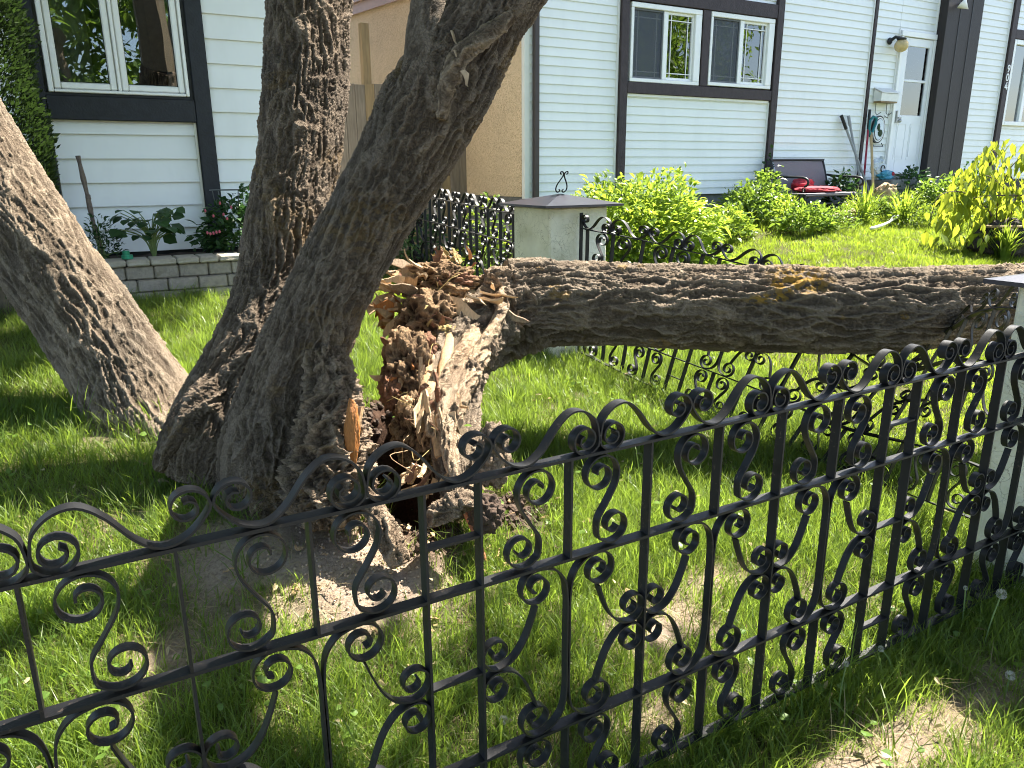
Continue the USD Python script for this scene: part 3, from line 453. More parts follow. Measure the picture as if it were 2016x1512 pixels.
# ------------------------------------------------------------------ left house
YL = 7.4
lh = thing('pale_house', 'pale sided house with black timbers and white casement window at left', 'house', (.6, YL, .95))
EL = .1975; B_ = 'board_paint_left'
boards(lh, B_, 1.262, 2.16, .95, 4.3, EL, YL, (.95 - 2.116) % EL, .02); boards(lh, B_, .03, 1.112, .95, 2.005, .1935, YL, (.95 - 1.141) % .1935, .02); boards(lh, B_, -2.6, -.10, .95, 4.3, EL, YL, 0, .02)
part('wall', cat([bx(-2.6, 0.0, YL + .002, YL + .4, .95, 4.3), bx(0, 1.2, YL + .002, YL + .4, .95, 2.15), bx(0, 1.2, YL + .002, YL + .4, 3.6, 4.3), bx(1.2, 2.16, YL + .002, YL + .4, .95, 4.3), bx(-2.6, 2.16, YL + .4, YL + 8, .9, 4.3)]), 'white_trim', lh)
part('foundation', bx(-2.6, 2.14, YL + .02, YL + 8, .2, .949), 'black_base', lh)
part('timber_post', bevel_box(1.122, 1.258, YL - .055, YL - .002, .95, 4.3), 'black_timber', lh); part('timber_post', bevel_box(-.10, .025, YL - .055, YL - .002, .95, 4.3), 'black_timber', lh)
part('timber_beam', bevel_box(.027, 1.120, YL - .06, YL - .002, 2.022, 2.205), 'black_timber', lh); part('timber_beam', bevel_box(.027, 1.120, YL - .06, YL - .002, 3.52, 3.70), 'black_timber', lh)
part('window_casing', cat([bx(1.092, 1.1215, YL - .03, YL + .02, 2.207, 3.518), bx(.027, 1.09, YL - .045, YL + .02, 2.207, 2.226)]), 'black_timber', lh)
part('corner_trim', bx(1.098, 1.116, YL - .028, YL - .001, .95, 2.02), 'cream_trim', lh); part('corner_trim', bx(2.16, 2.21, YL - .03, YL + .06, .95, 4.3), 'white_trim', lh)
part('roof', trimesh.Trimesh([[x, y, z] for x in (-3, 3.2) for y, z in ((YL - .6, 4.32), (YL + 4, 5.7), (YL + 8.5, 4.32), (YL + 8.5, 4.2), (YL - .6, 4.2))], [[0, 1, 6], [0, 6, 5], [1, 2, 7], [1, 7, 6], [2, 3, 8], [2, 8, 7], [3, 4, 9], [3, 9, 8], [4, 0, 5], [4, 5, 9], [0, 4, 1], [4, 3, 1], [3, 2, 1], [5, 6, 9], [9, 6, 8], [8, 6, 7]], process=False), 'shingle', lh)  # unseen roof; right end and eave stretched outward to shade the flower bed
wf = part('window', cat([bevel_box(.05, .088, YL - .06, YL + .05, 2.228, 3.5), bevel_box(1.062, 1.090, YL - .06, YL + .05, 2.228, 3.5), bevel_box(.088, 1.062, YL - .062, YL + .05, 2.228, 2.252), bevel_box(.088, 1.062, YL - .062, YL + .05, 3.47, 3.5), bevel_box(.546, .574, YL - .058, YL + .05, 2.252, 3.47)]), 'white_trim', lh)
for a, b in ((.092, .542), (.578, 1.058)):
    sh = part('sash', cat([bevel_box(a, a + .048, YL - .05, YL + .03, 2.256, 3.466, .008), bevel_box(b - .05, b, YL - .05, YL + .03, 2.256, 3.466, .008), bevel_box(a + .048, b - .05, YL - .05, YL + .03, 2.256, 2.305, .008), bevel_box(a + .048, b - .05, YL - .05, YL + .03, 3.42, 3.466, .008)]), 'white_trim', wf)
    part('gasket', cat([bx(a + .048, b - .05, YL - .026, YL - .016, 2.305, 2.311), bx(a + .048, a + .053, YL - .026, YL - .016, 2.311, 3.42), bx(b - .055, b - .05, YL - .026, YL - .016, 2.311, 3.42)]), 'black_metal', wf)
    part('pane', bx(a + .048, b - .05, YL - .014, YL - .009, 2.305, 3.42), 'pane_glass', wf)
part('curtain', cat([drape(.0, .40, 2.2, 3.6, YL + .3, 60, .012, 3), drape(.98, 1.2, 2.2, 3.6, YL + .3, 40, .012, 3)]), 'curtain', wf)
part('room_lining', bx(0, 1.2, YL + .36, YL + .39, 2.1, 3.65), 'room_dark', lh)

# retaining wall of split blocks round the flower bed
bw = thing('retaining_wall', 'low grey split-block retaining wall in front of the pale house', 'wall', (.5, 6.6, .6))
rng = np.random.default_rng(5)
def block(x0, x1, y0, y1, z0, z1, seed, j=.008):
    b = bevel_box(x0 + .002, x1 - .002, y0, y1, z0 + .0015, z1 - .0015, .01); b = b.subdivide(); b.vertices += (meshkit.fbm(b.vertices * 22 + seed, 3, seed % 50) - .5)[:, None] * np.array([0, j * 3, .004]); return b
for row, (z0, z1) in enumerate(((.50, .60), (.60, .70), (.70, .80), (.80, .905))):
    x = -1.6 + .07 * row
    while x < 2.05:
        w = rng.choice([.205, .225, .225, .18]); setb = .018 * row
        part('block', block(x, x + w, 6.555 + setb + rng.normal() * .004, 6.80 + setb, z0, z1, int(x * 100) + 500 * row), rng.choice(['block_one', 'block_two']), bw); x += w
x = -1.6
while x < 2.05:
    w = rng.choice([.17, .19, .15]); part('cap_block', block(x, x + w, 6.585, 6.86, .905, .955, int(x * 90) + 3000), 'block_cap', bw); x += w
b = sheet(np.linspace(-1.6, 2.15, 60), np.linspace(6.84, 7.43, 12), lambda x, y: .90 + .04 * meshkit.fbm(np.stack([x * 8, y * 8, x * 0], -1), 3, 3)); tag(part('garden_soil', b, 'bed_soil', smooth=True), kind='structure')
# board fence between the houses
bf = thing('board_fence', 'weathered upright board fence closing the gap between both houses', 'fence', (3.2, 9.5, 1.0))
x = 2.3
for i in range(22):
    w = .118; part('board', bx(x, x + w, 9.5 + rng.normal() * .003, 9.522, .6, 2.64 + rng.normal() * .006), 'fence_board_tan' if i % 4 == 1 else 'fence_board_grey', bf); x += .126
part('rail', bx(2.3, 4.8, 9.525, 9.565, 2.2, 2.29), 'fence_board_grey', bf); part('rail', bx(2.3, 4.8, 9.525, 9.565, 1.0, 1.09), 'fence_board_grey', bf); part('post', bx(3.45, 3.55, 9.57, 9.66, .6, 3.34), 'fence_board_tan', bf)

# ------------------------------------------------------------------ rendered pillars
def pillar(label, x0, y0, z0, zc, finial):
    t = thing('gate_pillar', label, 'pillar', (x0 + .26, y0 + .26, z0), 'rendered gate pillars'); s = .52
    b = bevel_box(x0, x0 + s, y0, y0 + s, z0 - .3, zc - .002, .012); 
    for _ in range(5): b = b.subdivide_to_size(.09) if len(b.faces) < 3000 else b
    b.vertices += (meshkit.fbm(b.vertices * 14, 4, 8) - .5)[:, None] * .008; part('shaft', b, 'pillar_render', t, smooth=40)
    c, o = s / 2, .345; X, Y = x0 + c, y0 + c
    V = [[X + a * o, Y + b_ * o, z] for z in (zc, zc + .016) for a, b_ in ((-1, -1), (1, -1), (1, 1), (-1, 1))] + [[X, Y, zc + .088]]
    part('cap', trimesh.Trimesh(V, [[0, 2, 1], [0, 3, 2], [0, 1, 5], [0, 5, 4], [1, 2, 6], [1, 6, 5], [2, 3, 7], [2, 7, 6], [3, 0, 4], [3, 4, 7], [4, 5, 8], [5, 6, 8], [6, 7, 8], [7, 4, 8]], process=False), 'cap_metal', t)
    if finial: 
        Z = zc + .080
        for sgn in (-1, 1):
            p = [(.0, .03), (.012, .045), (.026, .035), (.022, .015), (.005, .006), (-.0, .004)]
            q = spline(np.array([[.018, 0, .040], [.008, 0, .030], [.022, 0, .018], [.040, 0, .036], [.036, 0, .075], [.004, 0, .140], [.010, 0, .165], [.026, 0, .168], [.026, 0, .152], [.016, 0, .152]]) * np.array([sgn, 1, 1]), 40)
            u = np.array([.6, -.8, 0]); part('finial', ribbon(np.stack([q[:, 0], q[:, 2]], 1), 0.009, .030, lambda s_, h_, e_: np.stack([X + s_ * .8 + e_ * .6, Y - s_ * .6 + e_ * .8, Z + h_], -1) + np.outer(h_, [.16, -.1, 0])), 'rail_iron', t, smooth=35)
    return t
def ribbon(q, th, dep, fmap):
    """Flat bar of thickness th bent along the plane curve q, dep wide; fmap places (along, up, across) in the world."""
    q = np.asarray(q, float); d = np.gradient(q, axis=0); d /= np.maximum(np.linalg.norm(d, axis=1, keepdims=True), 1e-9); n = np.stack([-d[:, 1], d[:, 0]], 1) * th / 2
    ring = [(q + n, -dep / 2), (q - n, -dep / 2), (q - n, dep / 2), (q + n, dep / 2)]
    V = np.stack([fmap(a[:, 0], a[:, 1], np.full(len(q), e)) for a, e in ring], 1); return grid_tube(V)
pillar('pale cracked rendered pillar with black pyramid cap and scroll finial', 3.05, 4.72, .2, 1.345, True)
pillar('pale rendered pillar at right frame edge with fence in front', 3.05, .98, -.02, 1.183, False)

# ------------------------------------------------------------------ wrought iron fence
def spiral(c, r0, r1, a0, a1, n=32):
    t = np.linspace(0, 1, n); a = np.radians(a0 + (a1 - a0) * t); r = r0 + (r1 - r0) * t ** .8; return np.stack([c[0] + r * np.cos(a), c[1] + r * np.sin(a)], 1)
def crv(*segs, n=84): return spline(np.vstack(segs), n)
# curves of one bay; x measured from the bay's middle, mirrored for the other half; heights are the front fence's
S_TOP = crv(spiral((-.084, .934), .011, .051, 10, 545), [[-.128, .900], [-.103, .858], [-.080, .820]], spiral((-.126, .800), .052, .012, -8, -520)[1:])
S_BOT = crv(spiral((-.084, .244), .011, .047, 10, 545), [[-.124, .212], [-.100, .172], [-.080, .134]], spiral((-.128, .115), .050, .012, -8, -520)[1:])
def lyre_half():
    top = spiral((-.086, .694), .010, .047, 610, 75)
    up = np.vstack([top, [[-.038, .728], [-.012, .695], [-.0035, .640]]])
    return crv(up, [[-.0035, .56], [-.0035, .48]], (up * np.array([1, -1]) + np.array([0, 1.041]))[::-1], n=92)
LYRE = lyre_half()
HOOK_U = crv([[-.087, .651], [-.102, .608], [-.122, .565], [-.150, .533], [-.185, .521]], spiral((-.190, .564), .044, .011, -95, -95 - 480)[1:])
HOOK_L = HOOK_U * np.array([1, -1]) + np.array([0, 1.0345])
CREST = crv(spiral((.037, 1.026), .011, .038, 420, -0 - 180 + 0)[:-1], [[.0035, 1.040]], [[.012, 1.068], [.040, 1.092], [.075, 1.096], [.110, 1.070], [.150, 1.020], [.185, .9975], [.222, 1.003], [.250, 1.025], [.2695, 1.052]], spiral((.233, 1.058), .038, .011, 0, 480)[1:], n=84)
def iron_fence(name, label, fmap, s0, s1, bays, pairs, crest0, loc, posts_end=(), low=.055, dens=14):
    t = thing(name, label, 'fence', loc, 'wrought iron fence runs'); m = 'rail_iron'
    def bar(q, th, dep, nm): part(nm, ribbon(q, th, dep, fmap), m, t, smooth=35)
    for h in (.990, .7455, .2955, .060):
        bar(np.stack([np.linspace(s0, s1, int((s1 - s0) * dens) + 2), np.full(int((s1 - s0) * dens) + 2, h)], 1), .0072, .030, 'rail')
    def up(s, a, b, nm='baluster'): bar(np.stack([np.full(8, s), np.linspace(a, b, 8)], 1), .0058, .029, nm)
    for s in sorted({round(x, 3) for c in bays for x in (c - .2275, c + .2275)} | set()):
        if s0 - .01 < s < s1 + .01:
            for a, b in ((.0635, .292), (.299, .742), (.749, .9865)): up(s, a, b)
    for s in pairs:
        for z in (.863, .528, .175): bar(np.array([[s - .061, z], [s, z], [s + .061, z]]), .006, .024, 'tie_bar')
    for s in posts_end: up(s, .0, 1.10, 'end_post')
    for c in bays:
        up(c, .0635, .292); up(c, .749, .9865)
        for sg in (1, -1):
            f = lambda q: q * np.array([sg, 1]) + np.array([c, 0])
            for q, nm in ((S_TOP, 'scroll'), (S_BOT, 'scroll'), (LYRE, 'lyre_scroll'), (HOOK_U, 'hook_scroll'), (HOOK_L, 'hook_scroll')):
                Q = f(q)
                if Q[:, 0].min() > s0 - .02 and Q[:, 0].max() < s1 + .02: bar(Q, .0042, .022, nm)
    c = crest0
    while c < s1:
        for sg in (1, -1):
            Q = CREST * np.array([sg, 1]) + np.array([c, 0])
            if Q[:, 0].min() > s0 - .02 and Q[:, 0].max() < s1 + .02: bar(Q, .0044, .026, 'crest_scroll')
        c += .545
    return t
iron_fence('iron_fence', 'black wrought iron scroll fence running across the foreground to the pillar', lambda s, h, e: np.stack([s, 1.30 + e, h], -1), -1.55, 3.048,
    [-1.1765, -.5965, -.1415, .3135, .8945, 1.3495, 1.8045, 2.395, 2.85], [.604, 2.0985, -.887], -1.21, (.9, 1.3, 0))
from scipy.interpolate import PchipInterpolator
LEAN = PchipInterpolator([1.3, 1.5, 1.8, 2.0, 2.3, 2.5, 2.7, 3.0, 3.3, 4.0, 4.7, 4.9], [0, 0, 16, 28, 44, 46, 42, 31, 24, 13, 0, 0])
def side_map(s, h, e):
    s, h, e = (np.asarray(x, float) for x in (s, h, e)); Y = 4.70 - s
    base = np.interp(Y, [1.5, 2.4, 3.07, 4.0, 4.7], [.045, .05, .085, .14, .205])
    lean = np.radians(LEAN(Y)); k = np.clip(h - .06, 0, None)
    dip = .10 * np.exp(-((Y - 2.5) / .22) ** 2) * np.clip(k / .93, 0, 1) ** 1.5
    return np.stack([3.30 + k * np.sin(lean) + e * np.cos(lean), Y + 0 * k, base + .06 + (h - .06) * np.where(h > .06, np.cos(lean), 1) - dip - e * np.sin(lean)], -1)
iron_fence('iron_fence', 'black scroll fence bent under the fallen trunk between both pillars', side_map, 0.03, 3.2, [.32, .775, 1.355, 1.81, 2.265, 2.845], [1.065, 2.555], .30, (3.3, 3, .1), (.02,), dens=26)
def back_map(s, h, e):
    s, h, e = (np.asarray(x, float) for x in (s, h, e)); Y = 5.25 + s
    return np.stack([3.30 + e, Y, np.interp(Y, [5.2, 5.7, 6.7, 7.2, 8.2], [.245, .266, .319, .349, .40]) + h], -1)
iron_fence('iron_fence', 'black scroll fence continuing behind the capped pillar toward the house gap', back_map, 0.0, 2.9, [.42, .875, 1.455, 1.91, 2.49], [1.165, 2.2], .15, (3.3, 6.6, .3))
# ------------------------------------------------------------------ standing trees
def gp(px, py, dz=0.0):
    """Where the line of sight through a photo pixel meets the ground."""
    d = FW + RT * (px - 1008) / FPX + UP * (756 - py) / FPX; t = np.linspace(.8, 20, 5000); p = EYE + d * t[:, None]
    k = np.argmax((p[:, 2] < ground(p[:, 0], p[:, 1]) + dz) | (p[:, 1] > 7.5)); p = p[k]; p[2] = float(ground(p[0], p[1])) + dz; return p
def path(rows): return np.array([[*at(a, b, d), r] for a, b, d, r in rows])
def flare(k, ph, amt=.35):
    def f(A, S, L): u = 1 - sm(0, .42 * L / max(L, 1) + .0, S); return 1 + u * amt * (.35 + .65 * np.cos(k * A + ph) ** 2) + .04 * np.cos(2 * A + S * 2.2 + ph)
    return f
mossy = lambda V: np.clip(.9 * sm(.56, .72, meshkit.fbm(V * 5, 3, 44)), 0, 1) * .16
tr = thing('standing_tree', 'twin-stemmed poplar still standing left of the broken trunk', 'tree', (.64, 3.1, .2))
p3 = path([(560, 1045, 3.2, .22), (556, 960, 3.2, .225), (554, 870, 3.17, .212), (590, 720, 3.12, .172), (635, 600, 3.1, .157), (702, 470, 3.08, .160), (795, 305, 3.04, .180), (840, 225, 3.02, .186), (900, 130, 3.0, .178), (966, 22, 2.97, .152), (1036, -80, 2.94, .138), (1130, -230, 2.9, .13)])
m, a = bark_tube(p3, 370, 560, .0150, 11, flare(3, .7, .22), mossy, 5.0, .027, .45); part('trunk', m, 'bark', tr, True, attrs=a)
p2 = path([(405, 945, 3.30, .15), (425, 868, 3.30, .19), (462, 780, 3.35, .198), (507, 690, 3.40, .19), (538, 590, 3.46, .178), (565, 450, 3.50, .178), (597, 243, 3.57, .179), (609, 0, 3.64, .182), (613, -170, 3.7, .178)])
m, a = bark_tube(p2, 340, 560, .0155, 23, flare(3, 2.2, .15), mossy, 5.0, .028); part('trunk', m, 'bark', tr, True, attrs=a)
m, a = bark_tube(path([(450, 735, 3.24, .05), (415, 785, 3.19, .075), (378, 825, 3.16, .075), (345, 868, 3.15, .06), (315, 920, 3.2, .03)]), 150, 150, .016, 5, None, mossy, 4, .05); part('root', m, 'bark', tr, True, attrs=a)
m, a = bark_tube(path([(640, 690, 3.0, .06), (655, 780, 2.97, .085), (652, 860, 2.93, .105), (648, 930, 2.9, .12), (645, 985, 2.89, .12), (640, 1040, 2.88, .07)]), 180, 200, .045, 8, None, None, 1.5, .045); part('root', m, 'crumbly_bark', tr, True, attrs=a)
m, a = bark_tube(path([(712, 960, 2.82, .03), (742, 1010, 2.78, .034), (765, 1060, 2.74, .038), (790, 1110, 2.74, .03)]), 90, 90, .016, 9, None, None, 3, .04); part('root', m, 'crumbly_bark', tr, True, attrs=a)
m, a = bark_tube(path([(842, 290, 3.0, .10), (842, 190, 2.94, .105), (848, 90, 2.925, .095), (853, 0, 2.93, .078), (858, -80, 2.95, .07), (880, -200, 3.05, .07)]), 120, 170, .007, 31, None, None, 9, .04); part('limb', m, 'bark', tr, True, attrs=a)
m, a = bark_tube(path([(1010, 30, 2.80, .02), (955, 72, 2.805, .026), (908, 112, 2.815, .028), (882, 165, 2.825, .026), (868, 235, 2.84, .014)]), 60, 110, .012, 33, None, None, 4, .03); part('branch_collar', m, 'crumbly_bark', tr, True, attrs=a)
for i in range(0, 9, 3):
    q = at(892 + i * 3 + random.uniform(-8, 8), 60 + i * 13, 2.80 - .004 * i); part('bark_flake', shard(q, RT * .3 - UP + .2 * FW, .06, .02, .006, i), 'split_wood', tr)
o_, _a = lump(at(693, 848, 2.81), (.027, .02, .115), 3, .3, 2, 4, np.stack([RT, FW, UP])); part('heartwood_strip', o_, 'orange_wood', tr, True); part('heartwood_strip', shard(at(700, 800, 2.9), -UP + .05 * RT, .2, .05, .02, 4), 'tan_wood', tr)
def limb(P, r0, r1): S = spline(np.array(P, float), 24); return tube(S, np.linspace(r0, r1, 24), 8)
def cloud(cs, n, size, seed):
    rng = np.random.default_rng(seed); ps = []
    for c, r in cs:
        v = rng.normal(size=(n, 3)); v /= np.linalg.norm(v, axis=1, keepdims=True); p = np.array(c) + v * (r * rng.uniform(.25, 1, n) ** .5)[:, None] * np.array([1, 1, .75])
        ps.append(p[meshkit.fbm(p * 1.9 + seed, 3, seed) > .47])
    P = np.vstack(ps); return leaves(P, rng.normal(size=P.shape) + np.array([0, 0, -.5]), size, seed, .9)
t3, t2 = p3[-1, :3], p2[-1, :3]; la = at(880, -200, 3.05)
part('limb', limb([t3, t3 + [.5, -.25, .8], [3.4, 1.9, 4.1], [4.1, 2.3, 4.6]], .15, .04), 'brown_stem', tr); part('limb', limb([t3 + [.2, -.1, .3], [2.7, 1.4, 4.4], [2.4, .8, 5.6]], .10, .03), 'brown_stem', tr)
part('limb', limb([la, [1.7, 3.0, 4.2], [1.9, 3.4, 5.6]], .08, .03), 'brown_stem', tr); part('limb', limb([t2, [1.25, 4.4, 3.9], [1.7, 4.8, 5.6]], .185, .05), 'brown_stem', tr); part('limb', limb([[1.25, 4.4, 3.9], [.5, 5.2, 5.0], [.2, 5.4, 6]], .10, .03), 'brown_stem', tr)
part('crown', cloud([((4.0, 2.35, 4.7), .7), ((3.3, 2.0, 4.9), .8), ((2.4, .9, 5.5), 1.0), ((1.9, 3.3, 5.7), 1.1), ((1.4, 4.9, 5.9), 1.1), ((.2, 5.3, 6.0), 1.2), ((2.0, 2.2, 6.6), 1.0), ((3.1, 6.7, 5.4), .7), ((2.5, 6.3, 5.0), .55), ((.3, 2.2, 5.6), 1.2), ((1.6, 1.2, 6.2), 1.2), ((.2, .4, 5.6), 1.2), ((-1.2, 1.6, 5.2), 1.2), ((.6, 3.9, 6.3), 1.2), ((-.9, 3.4, 5.8), 1.2), ((1.8, -.4, 5.6), 1.1), ((-1.0, -.6, 5.2), 1.2), ((.7, -1.2, 6.2), 1.2), ((1.4, 3.0, 7.2), 1.2), ((-.4, 1.2, 7.0), 1.3)], 1500, .10, 3), 'tree_leaf', tr, kind='stuff')  # unseen crown; leaf clumps added overhead to dapple the lawn and dim skylight
tl = thing('leaning_tree', 'thick poplar trunk leaning left toward the cedar with sunlit right side', 'tree', (.22, 4.3, .35))
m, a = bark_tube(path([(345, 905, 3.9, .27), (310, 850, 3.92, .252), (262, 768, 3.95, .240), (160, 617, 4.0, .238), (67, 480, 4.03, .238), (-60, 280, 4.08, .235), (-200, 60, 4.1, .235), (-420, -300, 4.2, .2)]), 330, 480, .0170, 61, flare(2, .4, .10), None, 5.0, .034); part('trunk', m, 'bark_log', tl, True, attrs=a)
q = at(-420, -300, 4.2); part('limb', limb([q, q + [-.5, .3, .8], q + [-.9, .2, 2.0]], .19, .05), 'brown_stem', tl); part('limb', limb([q, q + [.3, .5, .9], q + [.6, .9, 2.0]], .12, .04), 'brown_stem', tl)
part('crown', cloud([(q + [-.9, .2, 2.2], 1.3), (q + [.5, .9, 2.4], 1.1), (q + [-1.6, -.5, 1.4], .9)], 1500, .10, 5), 'tree_leaf', tl, kind='stuff')

# ------------------------------------------------------------------ the broken, fallen trunk
ft = thing('fallen_tree', 'broken poplar trunk lying across the bent scroll fence, torn end at left', 'tree', (1.3, 2.7, .2))
FS = lambda py: float(np.interp(py, [540, 620, 700, 800, 900, 1000], [1.27, 1.25, 1.17, 1.08, 1.02, 1.0]))   # how much farther off the raised end lies than its foot
def lich(V):
    a, b = at(1572, 552, 3.98), at(1505, 585, 3.95); d = np.minimum(np.linalg.norm((V - a) / np.array([.19, .19, .08]), axis=-1), np.linalg.norm((V - b) / np.array([.17, .17, .035]), axis=-1) * 1.1)
    return np.clip(.85 * (1 - sm(.4, 1.2, d)) + .35 * (meshkit.fbm(V * 7, 3, 77) > .71), 0, 1)
logp = path([(1000, 600, 3.98, .195), (1060, 596, 4.02, .206), (1150, 597, 4.06, .209), (1300, 604, 4.10, .211), (1450, 607, 4.13, .213), (1600, 611, 4.15, .213), (1720, 611, 4.15, .211), (1850, 606, 4.15, .196), (2050, 592, 4.18, .19), (2400, 570, 4.3, .17), (2900, 560, 4.6, .15)])
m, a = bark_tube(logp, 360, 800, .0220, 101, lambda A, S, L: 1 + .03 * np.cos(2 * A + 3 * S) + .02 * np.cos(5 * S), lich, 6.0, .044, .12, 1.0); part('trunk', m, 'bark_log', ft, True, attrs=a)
butt = path([(915, 1020, 3.02, .06), (905, 960, 3.05, .07), (893, 880, 3.2, .085), (889, 800, 3.38, .098), (896, 740, 3.55, .118), (920, 685, 3.72, .145), (968, 632, 3.9, .175), (1040, 600, 4.0, .192)])
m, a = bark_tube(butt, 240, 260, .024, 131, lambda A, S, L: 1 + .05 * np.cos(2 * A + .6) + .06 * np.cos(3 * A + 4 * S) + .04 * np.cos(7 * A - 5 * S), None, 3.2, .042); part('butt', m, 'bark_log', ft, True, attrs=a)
ax = np.stack([RT, FW, UP])
def torn(px, py, d, rx, ry, rz, seed, m_, amp=.4, freq=2.4, name='torn_wood'):
    k_ = FS(py); b, at_ = lump(at(px, py, d * k_), (rx * k_, ry * k_, rz * k_), seed, amp, freq, 5 if rx > .08 else 4, ax); part(name, b, m_, ft, True, attrs=at_ if m_ in ('torn_wood', 'crumbly_bark', 'bark_log') else None)
torn(868, 560, 3.10, .15, .13, .085, 3, 'torn_wood', .5, 2.6); torn(845, 640, 3.07, .125, .12, .15, 4, 'torn_wood', .5, 2.8); torn(806, 745, 3.08, .110, .11, .17, 5, 'torn_wood', .5, 2.8)
torn(822, 850, 3.12, .095, .08, .15, 6, 'torn_wood', .5, 3); torn(985, 555, 3.06, .07, .06, .055, 7, 'crumbly_bark', .5, 3); torn(925, 600, 3.05, .075, .03, .06, 9, 'pale_wood', .25, 2)
torn(945, 630, 3.04, .07, .03, .05, 10, 'pale_wood', .25, 2.2); torn(900, 555, 3.03, .07, .05, .035, 12, 'rotten_wood', .5, 3); torn(880, 655, 2.99, .035, .03, .03, 13, 'moss_fibre', .6, 3.5); torn(870, 612, 3.0, .03, .03, .045, 14, 'moss_fibre', .6, 3.5)
torn(838, 690, 2.96, .04, .035, .06, 15, 'rotten_wood', .6, 3); torn(795, 690, 3.02, .045, .04, .05, 16, 'rotten_wood', .6, 3); torn(768, 770, 3.04, .035, .035, .07, 17, 'rotten_wood', .6, 3); torn(800, 800, 3.0, .03, .03, .04, 18, 'tan_wood', .5, 3)
torn(960, 690, 2.985, .035, .03, .06, 19, 'crumbly_bark', .6, 3); torn(930, 740, 2.97, .03, .03, .06, 20, 'crumbly_bark', .6, 3); torn(970, 900, 2.98, .06, .06, .11, 21, 'crumbly_bark', .5, 3); torn(955, 1010, 2.92, .06, .06, .07, 22, 'dark_soil', .5, 3)
def strip(rows, w, t, m_, seed, name='wood_strip'):
    S = spline(path([(a_, b_, c_ * FS(b_), r_ * FS(b_)) for a_, b_, c_, r_ in rows]), 60); P, r = S[:, :3], S[:, 3]; T, N, B = frames(P); a = np.arange(12) / 12 * 2 * math.pi; rng = np.random.default_rng(seed)
    X = np.cross(T, FW); X /= np.linalg.norm(X, axis=1, keepdims=True); Z = np.cross(X, T)
    nz = 1 + .5 * (meshkit.fbm(np.stack(list(np.meshgrid(np.linspace(0, 9, 60), a * 1.2, indexing='ij')) + [np.zeros((60, 12))], -1) + seed, 3, seed) - .5)
    V = P[:, None] + (r[:, None] * nz)[..., None] * (w * np.cos(a)[None, :, None] * X[:, None] + t * np.sin(a)[None, :, None] * Z[:, None]); part(name, grid_tube(V), m_, ft, 40)
def ridge_strip(rows, amp, seed, m_, nu=70, nv=150):
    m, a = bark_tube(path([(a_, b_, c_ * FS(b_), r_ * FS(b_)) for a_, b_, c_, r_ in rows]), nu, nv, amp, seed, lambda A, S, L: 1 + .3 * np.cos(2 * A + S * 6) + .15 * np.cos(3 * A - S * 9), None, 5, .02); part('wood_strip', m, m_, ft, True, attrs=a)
ridge_strip([(998, 560, 3.04, .016), (992, 600, 2.99, .026), (968, 655, 2.965, .032), (930, 712, 2.965, .036), (900, 775, 2.96, .038), (886, 845, 2.97, .036), (890, 915, 2.975, .028), (906, 975, 2.97, .012)], .014, 41, 'pale_bark')
ridge_strip([(955, 640, 3.0, .02), (915, 690, 2.99, .035), (880, 740, 2.985, .038), (858, 800, 2.985, .034), (852, 860, 2.99, .016)], .012, 43, 'pale_bark', 60, 100)
strip([(878, 880, 2.955, .012), (890, 940, 2.96, .016), (900, 985, 2.955, .012)], .9, .5, 'pale_wood', 5)
strip([(900, 960, 2.97, .016), (918, 1010, 2.95, .014), (940, 1060, 2.93, .012), (955, 1105, 2.93, .009)], 1, 1, 'red_root', 6, 'root')
strip([(845, 700, 3.0, .05), (845, 770, 2.99, .05), (860, 840, 3.0, .04), (865, 900, 3.02, .02)], .8, .6, 'tan_wood', 7); strip([(890, 640, 2.99, .02), (880, 700, 2.97, .03), (868, 780, 2.965, .03), (862, 850, 2.97, .02)], .8, .6, 'tan_wood', 8)
rng = np.random.default_rng(12)
def shards(n, px, py, sx_, sy_, d, dirv, L, w, mats, spread=.5):
    for i in range(n):
        k_ = FS(py); p = at(px + rng.normal() * sx_, py + rng.normal() * sy_, (d + rng.normal() * .02) * k_); dd = np.array(dirv, float) @ ax + rng.normal(size=3) * spread
        part('splinter', shard(p, dd, k_ * L * rng.uniform(.5, 1.3), k_ * w * rng.uniform(.5, 1.4), .3 * w * rng.uniform(.6, 1.3), int(rng.integers(1e6))), rng.choice(mats), ft)
TW = ['tan_wood', 'rotten_wood', 'orange_wood', 'rotten_wood', 'tan_wood']
shards(20, 815, 545, 18, 13, 3.03, (-1, 0, .1), .075, .034, TW); shards(13, 880, 515, 26, 6, 3.06, (-.4, -.1, 1), .06, .018, ['tan_wood', 'moss_fibre', 'orange_wood', 'rotten_wood'])
shards(12, 785, 605, 16, 14, 3.03, (-1, -.2, -.1), .09, .07, ['pale_wood', 'tan_wood', 'orange_wood'], .25); shards(16, 858, 650, 22, 40, 2.97, (0, -.6, -.5), .06, .014, ['moss_fibre', 'pale_wood', 'rotten_wood'], .8)
shards(18, 850, 800, 20, 40, 2.97, (0, -.2, -1), .12, .03, ['tan_wood', 'pale_wood', 'rotten_wood'], .3); shards(16, 790, 740, 18, 40, 3.0, (-.4, -.5, -.5), .06, .03, ['tan_wood', 'rotten_wood', 'orange_wood'], .6)
shards(8, 832, 920, 12, 18, 2.98, (-.4, -.2, -.7), .09, .035, ['tan_wood', 'pale_wood'], .4); shards(6, 800, 955, 30, 10, 3.0, (.8, -.2, .5), .10, .02, ['rotten_wood', 'tan_wood'], .4); shards(5, 930, 960, 8, 6, 2.95, (.8, -.2, -.4), .07, .014, ['pale_wood'], .2)
shards(14, 940, 600, 30, 16, 3.0, (.2, -.4, .2), .05, .022, ['pale_wood', 'tan_wood'], .7)
